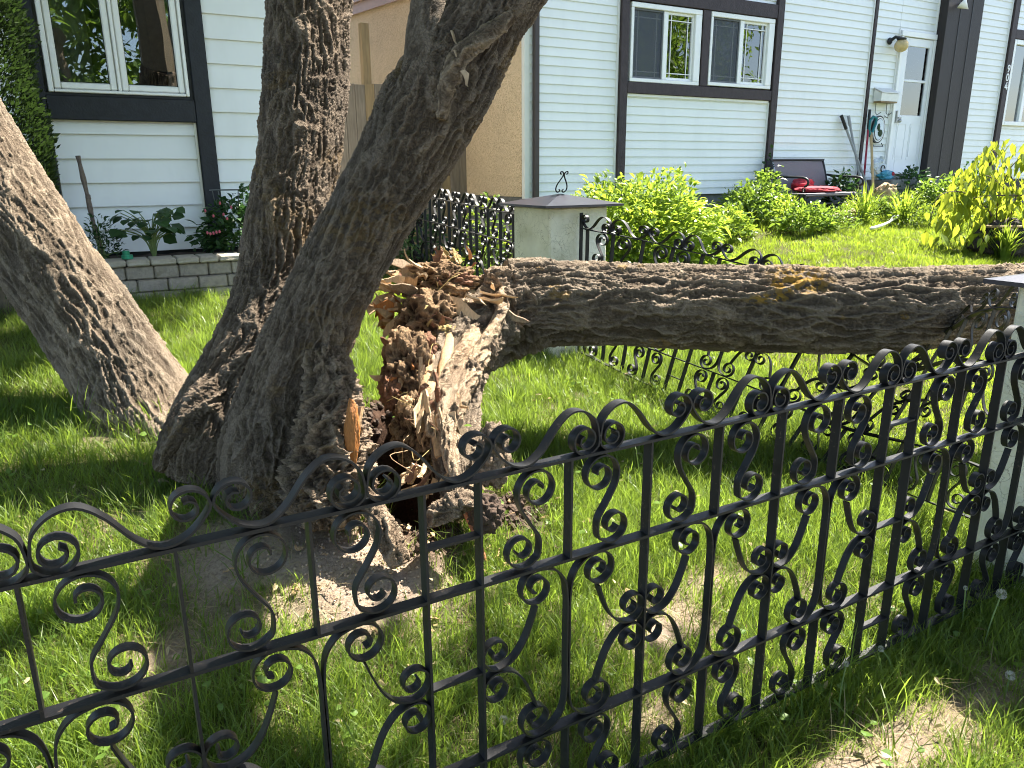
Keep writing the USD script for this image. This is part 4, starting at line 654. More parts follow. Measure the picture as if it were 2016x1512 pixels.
shards(16, 850, 740, 22, 50, 2.965, (.05, -.1, -1), .26, .028, ['pale_wood', 'tan_wood', 'split_wood'], .10); shards(10, 872, 830, 14, 30, 2.95, (.1, -.1, -1), .22, .022, ['pale_wood', 'split_wood', 'tan_wood'], .08)
shards(9, 935, 590, 26, 14, 2.99, (.7, -.2, -.2), .14, .05, ['pale_wood', 'split_wood'], .25); shards(10, 810, 560, 16, 22, 2.99, (-.9, -.3, .25), .09, .04, ['pale_wood', 'tan_wood', 'split_wood'], .25)
for i in range(46):
    y_ = rng.uniform(520, 900); p = at(rng.uniform(780, 900), y_, 2.99 * FS(y_)); S = spline(np.array([p, p + rng.normal(size=3) * .03 - FW * .03, p + rng.normal(size=3) * .06 - FW * .03 - UP * .03]), 10); part('fibre', tube(S, .0016, 4), rng.choice(['moss_fibre', 'tan_wood', 'rotten_wood']), ft)
e = logp[-1, :3]; part('limb', limb([e, e + [.8, .2, .2], e + [1.5, .9, .5]], .14, .05), 'brown_stem', ft); part('limb', limb([e, e + [.8, -.3, 0], e + [1.6, -.6, .2]], .10, .04), 'brown_stem', ft)
part('crown', cloud([(e + [1.7, .8, .5], .7), (e + [1.8, -.6, .3], .7)], 900, .1, 9), 'tree_leaf', ft, kind='stuff')

# loose soil and clods round the hole
cl = []
for i in range(520):
    if i < 330:
        th = rng.uniform(0, 6.28); r = rng.uniform(.85, 1.35); u, v = .66 * r * math.cos(th), .25 * r * math.sin(th); x, y = HOLE[0] + .27 * u + .963 * v, HOLE[1] + .963 * u - .27 * v
    else: x, y = 1.5 + rng.normal() * .11, 2.62 + rng.normal() * .15
    b = trimesh.creation.icosphere(subdivisions=1, radius=rng.uniform(.006, .024)); b.vertices *= 1 + .6 * (rng.random((len(b.vertices), 1)) - .5)
    b.apply_translation((x, y, float(terrain(x, y)) + .006)); cl.append(b)
tag(part('soil_clods', cat(cl), 'dark_soil'), 'dark crumbled soil clods around the hole under the broken trunk', 'soil', kind='stuff')
def rooty(label, rows, m_, amp=.02):
    m, a = bark_tube(path(rows), 70, 70, amp, int(rows[0][0]), None, None, 2.0, .03); o = part('broken_root', m, m_, None, True, attrs=a); tag(o, label, 'root')
rooty('short torn root arching out of the soil below the splintered butt', [(842, 1030, 2.82, .02), (870, 1008, 2.80, .032), (905, 990, 2.80, .035), (935, 990, 2.82, .02)], 'crumbly_bark')

# ------------------------------------------------------------------ plants
def leafy_plant(name, label, base, r, h, n, size, m_, seed, group=None, up=.5, droop=.25, width=.9, stems=8, shape='dome', stemm='green_stem'):
    rng = np.random.default_rng(seed); base = np.asarray(base, float); t = thing(name, label, 'shrub' if h > .7 else 'plant', base, group); v = rng.normal(size=(n, 3)); v[:, 2] = np.abs(v[:, 2]); v /= np.linalg.norm(v, axis=1, keepdims=True)
    k = rng.uniform(.15, 1, n) ** .4; bump_ = .70 + .6 * meshkit.fbm(v * 3.2 + seed, 4, seed); p = v * (k * bump_)[:, None] * np.array([r[0], r[1], h]); P = base + p + np.array([0, 0, .03]); D = v * np.array([1, 1, .3]) + np.array([0, 0, up]) + rng.normal(size=(n, 3)) * .45
    inner = rng.random(n) < .3; part('foliage', leaves(P[~inner], D[~inner], size * rng.uniform(.6, 1.25, (~inner).sum()), seed, width, droop), m_, t, kind='stuff' if n > 300 else None)
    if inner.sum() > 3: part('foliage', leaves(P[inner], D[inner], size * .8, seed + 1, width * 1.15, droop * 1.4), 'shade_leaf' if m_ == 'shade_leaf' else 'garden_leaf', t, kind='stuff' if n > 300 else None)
    for i in range(stems):
        q = P[rng.integers(n)]; S = spline(np.array([base + [rng.normal() * r[0] * .15, rng.normal() * r[1] * .15, -.03], base + (q - base) * [.35, .35, .6], q]), 10); part('stem', tube(S, np.linspace(.008, .003, 10), 5), stemm, t)
    return t
def strap_plant(name, label, base, r, h, n, m_, seed, w=.012):
    rng = np.random.default_rng(seed); t = thing(name, label, 'plant', base); V, F = [], []
    for i in range(n):
        a, l = rng.uniform(0, 6.28), rng.uniform(.1, 1); d = np.array([math.cos(a), math.sin(a), 0]); o = np.asarray(base) + d * r * .3 * rng.random(); hh = h * rng.uniform(.6, 1.1); x = np.array([-d[1], d[0], 0]) * w
        for k, u in enumerate((0, .35, .7, 1)):
            c = o + d * r * l * u ** 1.6 + np.array([0, 0, hh * (u - .35 * l * u ** 3)]); V += [c - x * (1 - u) ** .5, c + x * (1 - u) ** .5]
        b = 8 * i; F += [[b + j, b + j + 1, b + j + 3] for j in (0, 2, 4)] + [[b + j, b + j + 3, b + j + 2] for j in (0, 2, 4)]
    part('blade', (np.array(V), np.array(F)), m_, t, kind='stuff'); return t
G = lambda x, y, dz=0: np.array([x, y, float(ground(x, y)) + dz])
leafy_plant('peony_bush', 'big sunlit lime-green leafy bush behind the capped pillar', G(5.15, 6.3), (1.22, .62), 1.06, 10500, .105, 'bush_leaf', 3, up=.6, droop=.35, width=.62, stems=30)
leafy_plant('leafy_shrub', 'loose bright leafy shrub behind the rear scroll fence against the stucco', (3.75, 7.0, .42), (.3, .3), .98, 600, .07, 'bush_leaf', 5, up=.4)
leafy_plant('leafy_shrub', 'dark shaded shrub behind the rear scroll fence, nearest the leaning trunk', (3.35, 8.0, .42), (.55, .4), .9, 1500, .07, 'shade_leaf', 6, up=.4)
# plants in front of the white house, each found at its own place
P_ = [('garden_plant', 'airy fern-like shrub left of the metal glider bench', (1505, 428), (.25, .2), .44, 360, .07, 'garden_leaf'), ('garden_plant', 'bushy pale green mound in front of the glider bench', (1590, 456), (.36, .2), .22, 560, .06, 'garden_leaf'),
      ('garden_plant', 'low weedy clump between the big lime bush and the bench', (1475, 440), (.32, .22), .36, 420, .06, 'garden_leaf'), ('garden_plant', 'leafy clump at the lime bush foot beside the lawn edge', (1430, 470), (.32, .22), .26, 340, .07, 'bush_leaf'),
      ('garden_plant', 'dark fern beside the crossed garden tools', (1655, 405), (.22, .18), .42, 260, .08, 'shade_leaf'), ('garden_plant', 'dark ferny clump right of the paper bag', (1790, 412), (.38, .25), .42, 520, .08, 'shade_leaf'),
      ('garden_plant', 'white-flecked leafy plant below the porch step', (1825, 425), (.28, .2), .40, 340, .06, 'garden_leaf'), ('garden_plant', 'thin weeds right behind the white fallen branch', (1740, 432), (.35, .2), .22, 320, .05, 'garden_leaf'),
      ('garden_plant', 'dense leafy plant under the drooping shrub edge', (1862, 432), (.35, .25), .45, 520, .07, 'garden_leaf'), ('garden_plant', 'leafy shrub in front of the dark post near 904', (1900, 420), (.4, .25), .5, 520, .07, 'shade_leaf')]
for i, (nm, lb, px, r, h, n, s, m_) in enumerate(P_): leafy_plant(nm, lb, gp(*px), (r[0] * 1.35, r[1] * 1.2), h * 1.35, int(n * 1.9), s * 1.25, m_, 40 + i, 'plants along the white house', up=.5, stems=6)
rng = np.random.default_rng(55)
MORE = [('lacy weed patch at the far left of the garden strip', (1455, 425), 'bush_leaf'), ('sprawling weeds between fern shrub and bench mound', (1545, 445), 'bush_leaf'), ('small leafy weed right against the long edging stone', (1685, 442), 'bush_leaf'), ('feathery weed above the white fallen branch', (1755, 425), 'bush_leaf'), ('spreading weed patch where garden meets drooping shrub', (1830, 448), 'bush_leaf'), ('bright sprawling weed between the white branch and drooping shrub', (1795, 446), 'bush_leaf'), ('yellowish weed tuft directly at the lawn edge under the bench', (1640, 456), 'garden_leaf'), ('tall leafy weed touching the red cushion side of the bench', (1560, 420), 'bush_leaf'), ('weeds along the house foundation left of the climber', (1440, 402), 'garden_leaf')]
for i, (lb, px, m_) in enumerate(MORE): leafy_plant('garden_weed', lb, gp(*px), (rng.uniform(.25, .45), .18), rng.uniform(.25, .42), 480, rng.uniform(.05, .075), m_, 140 + i, 'weeds along the garden strip', up=.7, stems=6, width=.6)
leafy_plant('climbing_plant', 'slender dark climber against the brown post left of the bench', (8.75, 7.85, 1.02), (.16, .08), .85, 150, .07, 'shade_leaf', 71, up=.5, stems=4)
for i, (lb, px, r, h, n) in enumerate((('tall arching grass clump beside the tan edging stones', (1700, 440), .3, .5, 46), ('arching grass clump right of the white fallen branch', (1775, 440), .32, .52, 50), ('strappy grass clump below the glider bench', (1545, 440), .22, .4, 26), ('dark strappy clump between the edging stones', (1668, 432), .14, .26, 26), ('long grass clump at the foot of the dark stump', (1975, 512), .3, .42, 60), ('tall grass fringe left of the dark stump', (1880, 455), .3, .3, 60))):
    strap_plant('ornamental_grass', lb, gp(*px), r, h * 1.15, int(n * 1.5), 'bush_leaf', 90 + i, .016)
# flower bed at the pale house
bz = .93
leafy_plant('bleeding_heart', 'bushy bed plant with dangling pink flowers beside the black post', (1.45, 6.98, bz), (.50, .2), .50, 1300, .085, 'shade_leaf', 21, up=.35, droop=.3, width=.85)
bh = stage.GetPrimAtPath('/World/bleeding_heart')
for i in range(11):
    p = onY(*[(433, 400), (420, 425), (440, 422), (408, 458), (414, 460), (420, 459), (426, 457), (432, 456), (404, 415), (455, 408), (447, 430), (428, 434), (395, 440), (462, 425), (470, 440), (418, 445)][i], 6.76); part('flower', lump(p, (.009, .008, .013), i, .25, 2, 2)[0], 'petal_pink', bh)
hp = thing('hollyhock', 'broad-leaved plant in the bed below the pale window wall', 'plant', (.62, 7.0, bz)); rng = np.random.default_rng(8)
for i in range(40):
    a = rng.uniform(0, 6.28); r = rng.uniform(.05, .28); h = rng.uniform(.15, .40); q = np.array([.62 + r * math.cos(a), 6.98 + .6 * r * math.sin(a), bz + h]); part('stem', tube(spline(np.array([[.62, 7.0, bz - .03], [.62 + r * .3 * math.cos(a), 7.0, bz + h * .7], q]), 8), .004, 5), 'green_stem', hp)
    part('leaf', leaves([q], [[math.cos(a), .5 * math.sin(a) - .7, rng.uniform(-.5, .3)]], .105, i, 2.0, .25, .5), 'shade_leaf', hp)
leafy_plant('feathery_plant', 'dark feathery plant beside the leaning stick at the bed corner', (.24, 7.02, bz), (.17, .14), .30, 420, .05, 'shade_leaf', 25, up=.6, width=.5)
st_ = thing('garden_stake', 'bare grey branch stake standing in the flower bed', 'stake', (.24, 7.1, bz)); part('stick', tube(spline(np.array([[.25, 7.08, .86], [.215, 7.12, 1.2], [.20, 7.15, 1.45], [.178, 7.18, 1.74]]), 16), .019 + .004 * np.sin(np.arange(16) * 1.7), 8), 'stick_bark', st_, smooth=True)
for i, z in enumerate((1.42,)): part('knot', lump((.205, 7.148, z), (.020, .020, .03), i, .3, 2, 2)[0], 'stick_bark', st_)
cg = thing('plant_cage', 'thin wire ring plant support above the pink-flowered plant', 'plant cage', (1.27, 7.1, bz)); th = np.linspace(0, 2 * math.pi, 40)
part('ring', tube(np.stack([1.275 + .15 * np.cos(th), 7.1 + .15 * np.sin(th), 1.46 + 0 * th], 1), .004, 5, False), 'wire_grey', cg)
for k in range(4): part('leg', tube(np.array([[1.275 + .15 * math.cos(k * 1.57 + .4), 7.1 + .15 * math.sin(k * 1.57 + .4), 1.46], [1.275 + .07 * math.cos(k * 1.57 + .4), 7.1 + .07 * math.sin(k * 1.57 + .4), bz - .1]]), .004, 5), 'wire_grey', cg)
gc = thing('sprinkler_cap', 'small green plastic cap sitting on the block wall', 'cap', (.40, 6.72, .955)); part('base', trimesh.creation.cylinder(radius=.042, height=.03, sections=20).apply_translation((.40, 6.72, .972)), 'green_plastic', gc, smooth=40); part('knob', trimesh.creation.cylinder(radius=.026, height=.035, sections=16).apply_translation((.395, 6.72, 1.003)), 'green_plastic', gc, smooth=40)
# cedar
cd = thing('cedar_shrub', 'tall dark green cedar at the left edge beside the window', 'tree', (-.42, 6.55, .9)); rng = np.random.default_rng(31); n = 52000
z = rng.uniform(.9, 4.6, n); rad = .46 * (1 - .35 * (z - .9) / 3.7) * np.minimum(1, .45 + (z - .9) * .8); a = rng.uniform(0, 6.28, n); lum = .62 + .75 * meshkit.fbm(np.stack([np.cos(a) * 1.6, np.sin(a) * 1.6, z * 3.2], -1), 4, 6); k = rng.uniform(.55, 1, n) ** .5
P = np.stack([-.42 + rad * lum * k * np.cos(a), 6.55 + rad * lum * k * np.sin(a), z + .06 * rng.normal(size=n)], 1); D = np.stack([np.cos(a), np.sin(a), .75 + 0 * a], 1) + rng.normal(size=(n, 3)) * .35
part('crown', quads(P, D, .042, 4, .42), 'cedar_leaf', cd, kind='stuff'); part('trunk', tube(np.array([[-.42, 6.55, .6], [-.42, 6.55, 2.4], [-.42, 6.55, 4.3]]), [.07, .05, .015], 8), 'brown_stem', cd)
# drooping shrub on the dark stump
sp_ = gp(1955, 500); ds = thing('drooping_shrub', 'lime-green shrub with long hanging leaves at the right edge', 'shrub', sp_); rng = np.random.default_rng(77)
depth0 = float((sp_ - EYE) @ FW); dd = 1.0
def A_(px, py, o=0.0): return at(px, py, depth0 + o)
tw = [[(1960, 480, .05), (1965, 400, .0), (1990, 330, -.05), (2040, 290, -.1)], [(1960, 480, .05), (1950, 420, -.05), (1900, 380, -.1), (1850, 385, -.15), (1832, 430, -.15)], [(1970, 470, .1), (2000, 380, .1), (1960, 300, .05), (1925, 305, .0)], [(1965, 470, .0), (1985, 390, -.15), (1940, 345, -.2), (1895, 372, -.2)], [(1970, 470, 0), (2030, 420, -.1), (2060, 350, -.2)], [(1990, 385, -.1), (2016, 385, -.1), (1940, 386, -.15), (1880, 400, -.2)]]
tips = []
for t in tw:
    S = spline(np.array([A_(a, b, o) for a, b, o in t]), 22); part('branch', tube(S, np.linspace(.012, .004, 22), 6), 'brown_stem', ds); tips.append(S[5:])
tips = np.vstack(tips)
for i in range(290):
    if i < 110: q = tips[rng.integers(len(tips))] + rng.normal(size=3) * .05
    else:
        px = rng.triangular(1822, 1925, 2080); top = 268 + max(0, (1950 - px)) * .95 + rng.uniform(0, 20); py = rng.uniform(top, 475); q = A_(px, py, rng.normal() * .22)
    part('leaf', leaves([q], [[rng.normal() * .5, rng.normal() * .5, -1]], rng.uniform(.11, .20), i, .72, .1, .9), 'maple_leaf', ds)
Q = np.array([A_(px, rng.uniform(275 + max(0, (1950 - px)) * .95, 495), rng.normal() * .3) for px in rng.triangular(1825, 1950, 2090, 420)]); part('foliage', leaves(Q, np.stack([rng.normal(size=420) * .5, rng.normal(size=420) * .5, -np.ones(420)], 1), .13, 5, .7, .1), 'maple_leaf', ds, kind='stuff')
sk = thing('old_stump', 'dark shaded stump under the drooping lime shrub', 'stump', sp_); part('stump_body', lump(sp_ + [.1, 0, .12], (.36, .3, .28), 4, .4, 2.2, 4)[0], 'rock_dark', sk, smooth=True); part('band', tube(np.array([sp_ + [.3 * math.cos(u), .26 * math.sin(u), .34] for u in np.linspace(0, 6.28, 24)]), .018, 6, False), 'rust_metal', sk)

# ------------------------------------------------------------------ things by the white house
gb = thing('glider_bench', 'metal porch glider with mauve-grey sling back', 'bench', (9.25, 7.45, .95))
bk = np.array([[8.74, 7.66, 1.30], [8.72, 7.78, 1.70], [8.78, 7.79, 1.725], [9.74, 7.79, 1.725], [9.80, 7.78, 1.70], [9.82, 7.66, 1.30]])
part('back_frame', tube(spline(bk, 50), .017, 8), 'black_metal', gb, smooth=True); V = [[x, 7.655 + .13 * u - .02 * math.sin(math.pi * u), 1.29 + .42 * u] for u in np.linspace(0, 1, 8) for x in np.linspace(8.76, 9.78, 12)]
part('sling_back', trimesh.Trimesh(V, [f for r in range(7) for c in range(11) for f in ([r * 12 + c, r * 12 + c + 1, r * 12 + c + 13], [r * 12 + c, r * 12 + c + 13, r * 12 + c + 12])], process=False), 'sling_fabric', gb, smooth=True)
part('seat', bevel_box(8.74, 9.80, 7.14, 7.66, 1.262, 1.285, .008), 'sling_fabric', gb)
for x in (8.70, 9.84):
    part('armrest', tube(spline(np.array([[x, 7.72, 1.52], [x, 7.5, 1.50], [x, 7.22, 1.49], [x, 7.12, 1.46], [x, 7.11, 1.40], [x, 7.16, 1.37]]), 26), .016, 8), 'black_metal', gb, smooth=True); part('arm_support', tube(np.array([[x, 7.66, 1.30], [x, 7.6, 1.42], [x, 7.58, 1.505]]), .012, 6), 'black_metal', gb)
    part('scroll_bracket', tube(np.array([[x + .0, 7.17 + .03 * math.cos(u) * (1 - u / 16), 1.33 + .04 * math.sin(u) * (1 - u / 16)] for u in np.linspace(0, 12, 40)]), .006, 5), 'black_metal', gb); part('side_frame', tube(spline(np.array([[x, 7.66, 1.27], [x, 7.64, 1.10], [x, 7.66, .93]]), 8), .015, 6), 'black_metal', gb); part('side_frame', tube(spline(np.array([[x, 7.14, 1.27], [x, 7.16, 1.10], [x, 7.12, .93]]), 8), .015, 6), 'black_metal', gb)
    part('runner', tube(np.array([[x, 7.0, .94], [x, 7.4, .93], [x, 7.75, .94]]), .014, 6), 'black_metal', gb)
for z, y in ((1.25, 7.14), (1.14, 7.16), (1.03, 7.15), (1.25, 7.66), (1.06, 7.64)): part('cross_bar', tube(np.array([[8.70, y, z], [9.27, y, z], [9.84, y, z]]), .014, 6), 'black_metal', gb)
cu = thing('red_cushion', 'crumpled red cushion lying on the glider seat', 'cushion', (9.15, 7.4, 1.29)); part('cover', lump((9.22, 7.36, 1.325), (.40, .2, .045), 6, .25, 2, 4)[0], 'red_cushion', cu, smooth=True); part('fold', lump((9.10, 7.52, 1.38), (.20, .10, .10), 9, .35, 2, 4)[0], 'red_cushion', cu, smooth=True)
def tool(name, label, a, b, r, m_, grip=None, gm='black_metal', head=None):
    a, b = np.asarray(a, float), np.asarray(b, float); t = thing(name, label, 'tool', a); part('shaft', tube(np.array([a, (a + b) / 2, b]), r, 8), m_, t, smooth=True)
    if grip: part('grip', tube(np.array([b + (a - b) * grip, b + (b - a) * .01]), r * 1.35, 8), gm, t, smooth=True)
    if head: part('head', head, 'steel', t)
    return t
tool('garden_rake', 'grey-handled tool with black grip leaning against the siding', (11.02, 7.72, 1.06), (10.33, 7.95, 2.36), .019, 'grey_handle', .14, head=bevel_box(10.9, 11.15, 7.70, 7.73, 1.02, 1.06))
tool('garden_hoe', 'plain grey handle leaning upright beside the black-gripped one', (10.84, 7.75, 1.06), (10.49, 7.95, 2.36), .018, 'grey_handle', .1, 'grey_handle', bevel_box(10.77, 10.92, 7.73, 7.76, 1.02, 1.06))
tool('red_tool', 'thin dark red handle leaning behind the wooden shovel', (10.83, 7.8, 1.1), (10.96, 7.94, 2.46), .016, 'red_handle', .2, 'black_metal', bevel_box(10.75, 10.92, 7.79, 7.82, 1.02, 1.1))
sv = tool('shovel', 'wooden-shafted shovel with teal D-grip leaning by the door', (10.50, 7.35, 1.02), (11.0, 7.9, 2.13), .020, 'wood_handle', head=bevel_box(10.38, 10.58, 7.30, 7.33, .90, 1.05))
dg = np.array([11.0, 7.9, 2.13]); part('d_grip', tube(dg + np.array([[-.01, 0, -.05], [-.06, .005, .06], [-.05, .01, .18], [.02, .01, .24], [.10, .01, .22], [.10, .01, .14], [.04, .005, .03], [-.01, 0, -.05]]), .022, 8), 'teal_plastic', sv, smooth=True)
pb = thing('plastic_bag', 'crumpled white and blue plastic bag beside the door', 'bag', (11.05, 7.6, 1.44)); part('bag_top', lump((11.02, 7.72, 1.60), (.13, .07, .13), 5, .55, 1.6, 4)[0], 'bag_white', pb, smooth=30); part('bag_body', lump((11.12, 7.66, 1.50), (.15, .09, .08), 6, .5, 1.7, 4)[0], 'bag_blue', pb, smooth=30); part('bag_corner', shard(np.array([11.0, 7.7, 1.66]), (.35, 0, 1), .14, .10, .02, 4), 'bag_white', pb)
part('bag_print', lump((11.19, 7.575, 1.52), (.035, .012, .03), 7, .3, 2, 3)[0], 'red_cushion', pb, smooth=True); part('bag_print', tube(np.array([[11.01 + .045 * math.cos(u), 7.635, 1.60 + .045 * math.sin(u)] for u in np.linspace(0, 5.2, 20)]), .009, 5), 'black_metal', pb)
pp = thing('paper_bag', 'torn brown paper bag among the ferns below the step', 'bag', (10.5, 7.2, 1.1)); part('sheet', lump((10.5, 7.2, 1.25), (.20, .10, .15), 12, .35, 1.3, 4)[0], 'paper_brown', pp, smooth=25); part('flap', shard(np.array([10.4, 7.15, 1.30]), (1, 0, .25), .32, .12, .02, 8), 'paper_brown', pp)
for i, (x0, x1, lb) in enumerate(((8.95, 9.22, 'small tan edging stone left of the longer one'), (9.20, 9.82, 'long tan edging stone below the glider bench'))):
    y = 7.0; zz = float(ground(9.4, y)); b = bevel_box(x0, x1, y - .08, y + .12, zz - .05, zz + .14 - .02 * (1 - i), .02)
    for _ in range(3): b = b.subdivide()
    b.vertices += (meshkit.fbm(b.vertices * 9 + i, 4, 3) - .5)[:, None] * .05; tag(part('edging_stone', b, 'stone_tan', smooth=40), lb, 'stone')
wb = thing('fallen_branch', 'bleached white branch lying on the lawn edge', 'branch', gp(1740, 445)); part('stick', tube(spline(np.array([gp(1715, 450, .06), gp(1740, 442, .08), gp(1760, 432, .08), gp(1775, 425, .1)]), 14), np.linspace(.022, .010, 14), 7), 'white_paint', wb, smooth=True); part('twig', tube(np.array([gp(1752, 436, .08), gp(1758, 426, .12), gp(1770, 424, .14)]), .008, 6), 'white_paint', wb)

# ------------------------------------------------------------------ weeds
def dandelion(px, py, pz, lean, label, grp=None, hr=.019):
    """px, py: foot of the stem in the photo; pz: stem length."""
    b = gp(px, py); b[2] -= .01; top = b + np.array([lean[0], lean[1], pz]); t = thing('dandelion', label, 'dandelion', b, 'dandelion clocks and weed heads'); part('stem', tube(spline(np.array([b, (b + top) / 2 + np.array([lean[0] * -.1, 0, .01]), top]), 10), .0022, 5), 'green_stem', t)
    hr = hr * .8; v = trimesh.creation.icosphere(subdivisions=2).vertices[::2]; V, F = [], []
    for i, u in enumerate(v):
        x = np.cross(u, [.3, .5, .8]); x /= np.linalg.norm(x); y = np.cross(u, x); c = top + u * hr * (.9 + .2 * ((i * 7) % 5) / 5); k = len(V); V += [top + u * .003, c - x * .0006, c + x * .0006]; F += [[k, k + 1, k + 2]]
        for j in range(4): w_ = x * math.cos(j * 1.57 + i) + y * math.sin(j * 1.57 + i); k = len(V); V += [c, c + w_ * hr * .32 + u * hr * .12, c + w_ * hr * .28 + u * hr * .17 + x * .0006]; F += [[k, k + 1, k + 2]]
    part('seed_head', (np.array(V), np.array(F)), 'seed_fluff', t)
dandelion(1935, 1275, .20, (.06, .0), 'tallest dandelion clock at the right edge below the pillar')
dandelion(1978, 1372, .085, (.01, .0), 'short dandelion clock near the right edge, lowest of them', hr=.016)
dandelion(1893, 1238, .17, (.0, .01), 'spent narrow dandelion bud on straight stem beside the fence end', hr=.009)
dandelion(1650, 1420, .15, (.08, .05), 'bent dandelion stem touching the bottom rail', hr=.010)
dandelion(1760, 1330, .12, (-.06, .02), 'leaning weed head between bottom rail and dry grass', hr=.011)
dandelion(992, 1452, .07, (.0, .0), 'grey dandelion clock behind the lower rail at center', hr=.014)
dandelion(1105, 722, .03, (.0, .0), 'white dandelion clock on the lawn under the fallen trunk', hr=.03)
bl = thing('broad_weed', 'pale broad-leaved weed in the dry grass outside the fence', 'weed', gp(1715, 1400)); 
for i, (px, py, dx, dz, s) in enumerate(((1712, 1395, .3, .9, .10), (1720, 1400, -.3, .8, .075), (1700, 1405, -.9, .5, .07), (1735, 1385, .8, .6, .08), (1690, 1450, .1, .6, .10))): part('leaf', leaves([gp(px, py)], [[dx, -.2, dz]], s, 3 + i, .8, .2, .6), 'garden_leaf', bl)
for i, (px, py, n, r, lb) in enumerate(((1010, 800, 70, .22, 'long arching grass tuft leaning from the broken butt'), (560, 900, 0, .1, ''), (1000, 850, 60, .24, 'pale long grass tuft right of the splintered butt'))):
    if n: strap_plant('grass_tuft', lb, gp(px, py), r, .2, n, 'green_grass', 300 + i, .003)
ll = thing('fallen_leaf', 'single pale green leaf caught on the broken butt', 'leaf', at(925, 835, 3.1)); part('blade', leaves([at(912, 838, 3.1)], [RT * .9 - FW * .3 + UP * .1], .055, 4, 1.1, .1, .5), 'garden_leaf', ll)

# ------------------------------------------------------------------ trees across the street, mirrored in the window glass
def street_tree(label, x, y, h, seed):
    z = float(terrain(x, y)); t = thing('street_tree', label, 'tree', (x, y, z), 'trees across the road'); part('trunk', tube(np.array([[x, y, z], [x + .1, y, z + h * .3], [x, y + .1, z + h * .6]]), [.25, .2, .1], 10), 'brown_stem', t)
    rg = np.random.default_rng(seed); part('crown', cloud([((x + rg.normal() * h * .18, y + rg.normal() * h * .15, z + h * rg.uniform(.32, .9)), h * .2) for _ in range(12)], 700, .30, seed), 'tree_leaf', t, kind='stuff')
for i, (x, y, h, lb) in enumerate(((.6, -11, 9, 'tree across the road opposite the pale house'), (3.4, -13, 11, 'taller tree across the road behind the first'), (21, -11, 9, 'tree across the road opposite the white house'), (26, -14, 11, 'farthest right tree across the road'), (-4, -12, 10, 'leftmost tree across the road'))): street_tree(lb, x, y, h, 400 + i)
# ------------------------------------------------------------------ grass
def tuft(seed, n, h, rad, w, lean=.5, flat=0.0):
    rng = np.random.default_rng(seed); V, F = [], []
    for i in range(n):
        a = rng.uniform(0, 6.283); r = rad * math.sqrt(rng.random()); o = np.array([r * math.cos(a), r * math.sin(a), -.012]); b = rng.uniform(0, 6.283); d = np.array([math.cos(b), math.sin(b), 0]); hh = h * rng.uniform(.45, 1.15); l = hh * lean * rng.uniform(.2, 1.3); x = np.array([-d[1], d[0], 0]); c = rng.uniform(0, 6.28); x = x * math.cos(c) * .5 + x * .5 + d * math.sin(c) * .4; ww = w * rng.uniform(.7, 1.3) / 2
        k = len(V)
        for u in (0, .4, .75): q = o + d * l * u ** 1.8 + np.array([0, 0, hh * (1 - flat) * (u - .25 * lean * u ** 3)]); V += [q - x * ww * (1 - .5 * u), q + x * ww * (1 - .5 * u)]
        V.append(o + d * l + np.array([0, 0, hh * (1 - flat) * (1 - .25 * lean)])); F += [[k, k + 1, k + 3], [k, k + 3, k + 2], [k + 2, k + 3, k + 5], [k + 2, k + 5, k + 4], [k + 4, k + 5, k + 6]]
    return np.array(V), np.array(F)
def scatter(name, label, category, m_, protos, P, seed, smin=.7, smax=1.25, tilt=.12):
    rng = np.random.default_rng(seed); pi = UsdGeom.PointInstancer.Define(stage, f'{W}/{name}'); pr = pi.GetPrim(); tag(pr, label, category, kind='stuff'); ts = []
    for k, (V, F) in enumerate(protos): q = usdkit.mesh(stage, f'{W}/{name}/blades' + (f'_{k:03d}' if k else ''), (V, F), M[m_]); ts.append(q.GetPath())
    pi.CreatePrototypesRel().SetTargets(ts); n = len(P); yaw = rng.uniform(0, 2 * math.pi, n); tx, ty = rng.normal(size=(2, n)) * tilt
    qs = [Gf.Quath(float(math.cos(y / 2)), float(a), float(b), float(math.sin(y / 2))).GetNormalized() for y, a, b in zip(yaw, tx / 2, ty / 2)]
    pi.CreateProtoIndicesAttr(Vt.IntArray.FromNumpy(rng.integers(0, len(protos), n).astype(np.int32))); pi.CreatePositionsAttr(Vt.Vec3fArray.FromNumpy(P.astype(np.float32))); pi.CreateOrientationsAttr(Vt.QuathArray(qs))
    s = rng.uniform(smin, smax, n); pi.CreateScalesAttr(Vt.Vec3fArray.FromNumpy(np.stack([s, s, s * rng.uniform(.8, 1.2, n)], 1).astype(np.float32)))
def field(x0, x1, y0, y1, dens, seed):
    rng = np.random.default_rng(seed); n = int((x1 - x0) * (y1 - y0) * dens); X, Y = rng.uniform(x0, x1, n), rng.uniform(y0, y1, n)
    ok = ~((X > 3.03) & (X < 3.6) & (((Y > 4.7) & (Y < 5.27)) | ((Y > .95) & (Y < 1.53)))) & ~((X < 2.2) & (Y > 6.56)) & ~((X > 3.0) & (Y > 7.75))
    ok &= hole_r(X, Y) > 1.12
    ok &= (np.hypot(X - .62, Y - 3.12) > .24) & (np.hypot((X - 1.5) / .15, (Y - 2.62) / .2) > 1)
    return X[ok], Y[ok], rng
def place(parts_, keep):
    out = []
    for a in parts_:
        X, Y, rng = field(*a); k = keep(X, Y, rng); X, Y = X[k], Y[k]; out.append(np.stack([X, Y, terrain(X, Y)], 1))
    return np.vstack(out)
def green(X, Y, rng): return rng.random(len(X)) > np.clip(dry(X, Y) * 1.35 - .12, 0, .985)
P = place([(-1.6, 3.9, .55, 3.4, 950, 1), (-2.0, 4.2, 3.4, 5.4, 560, 2), (-2.4, 2.4, 5.4, 6.6, 420, 3)], green)
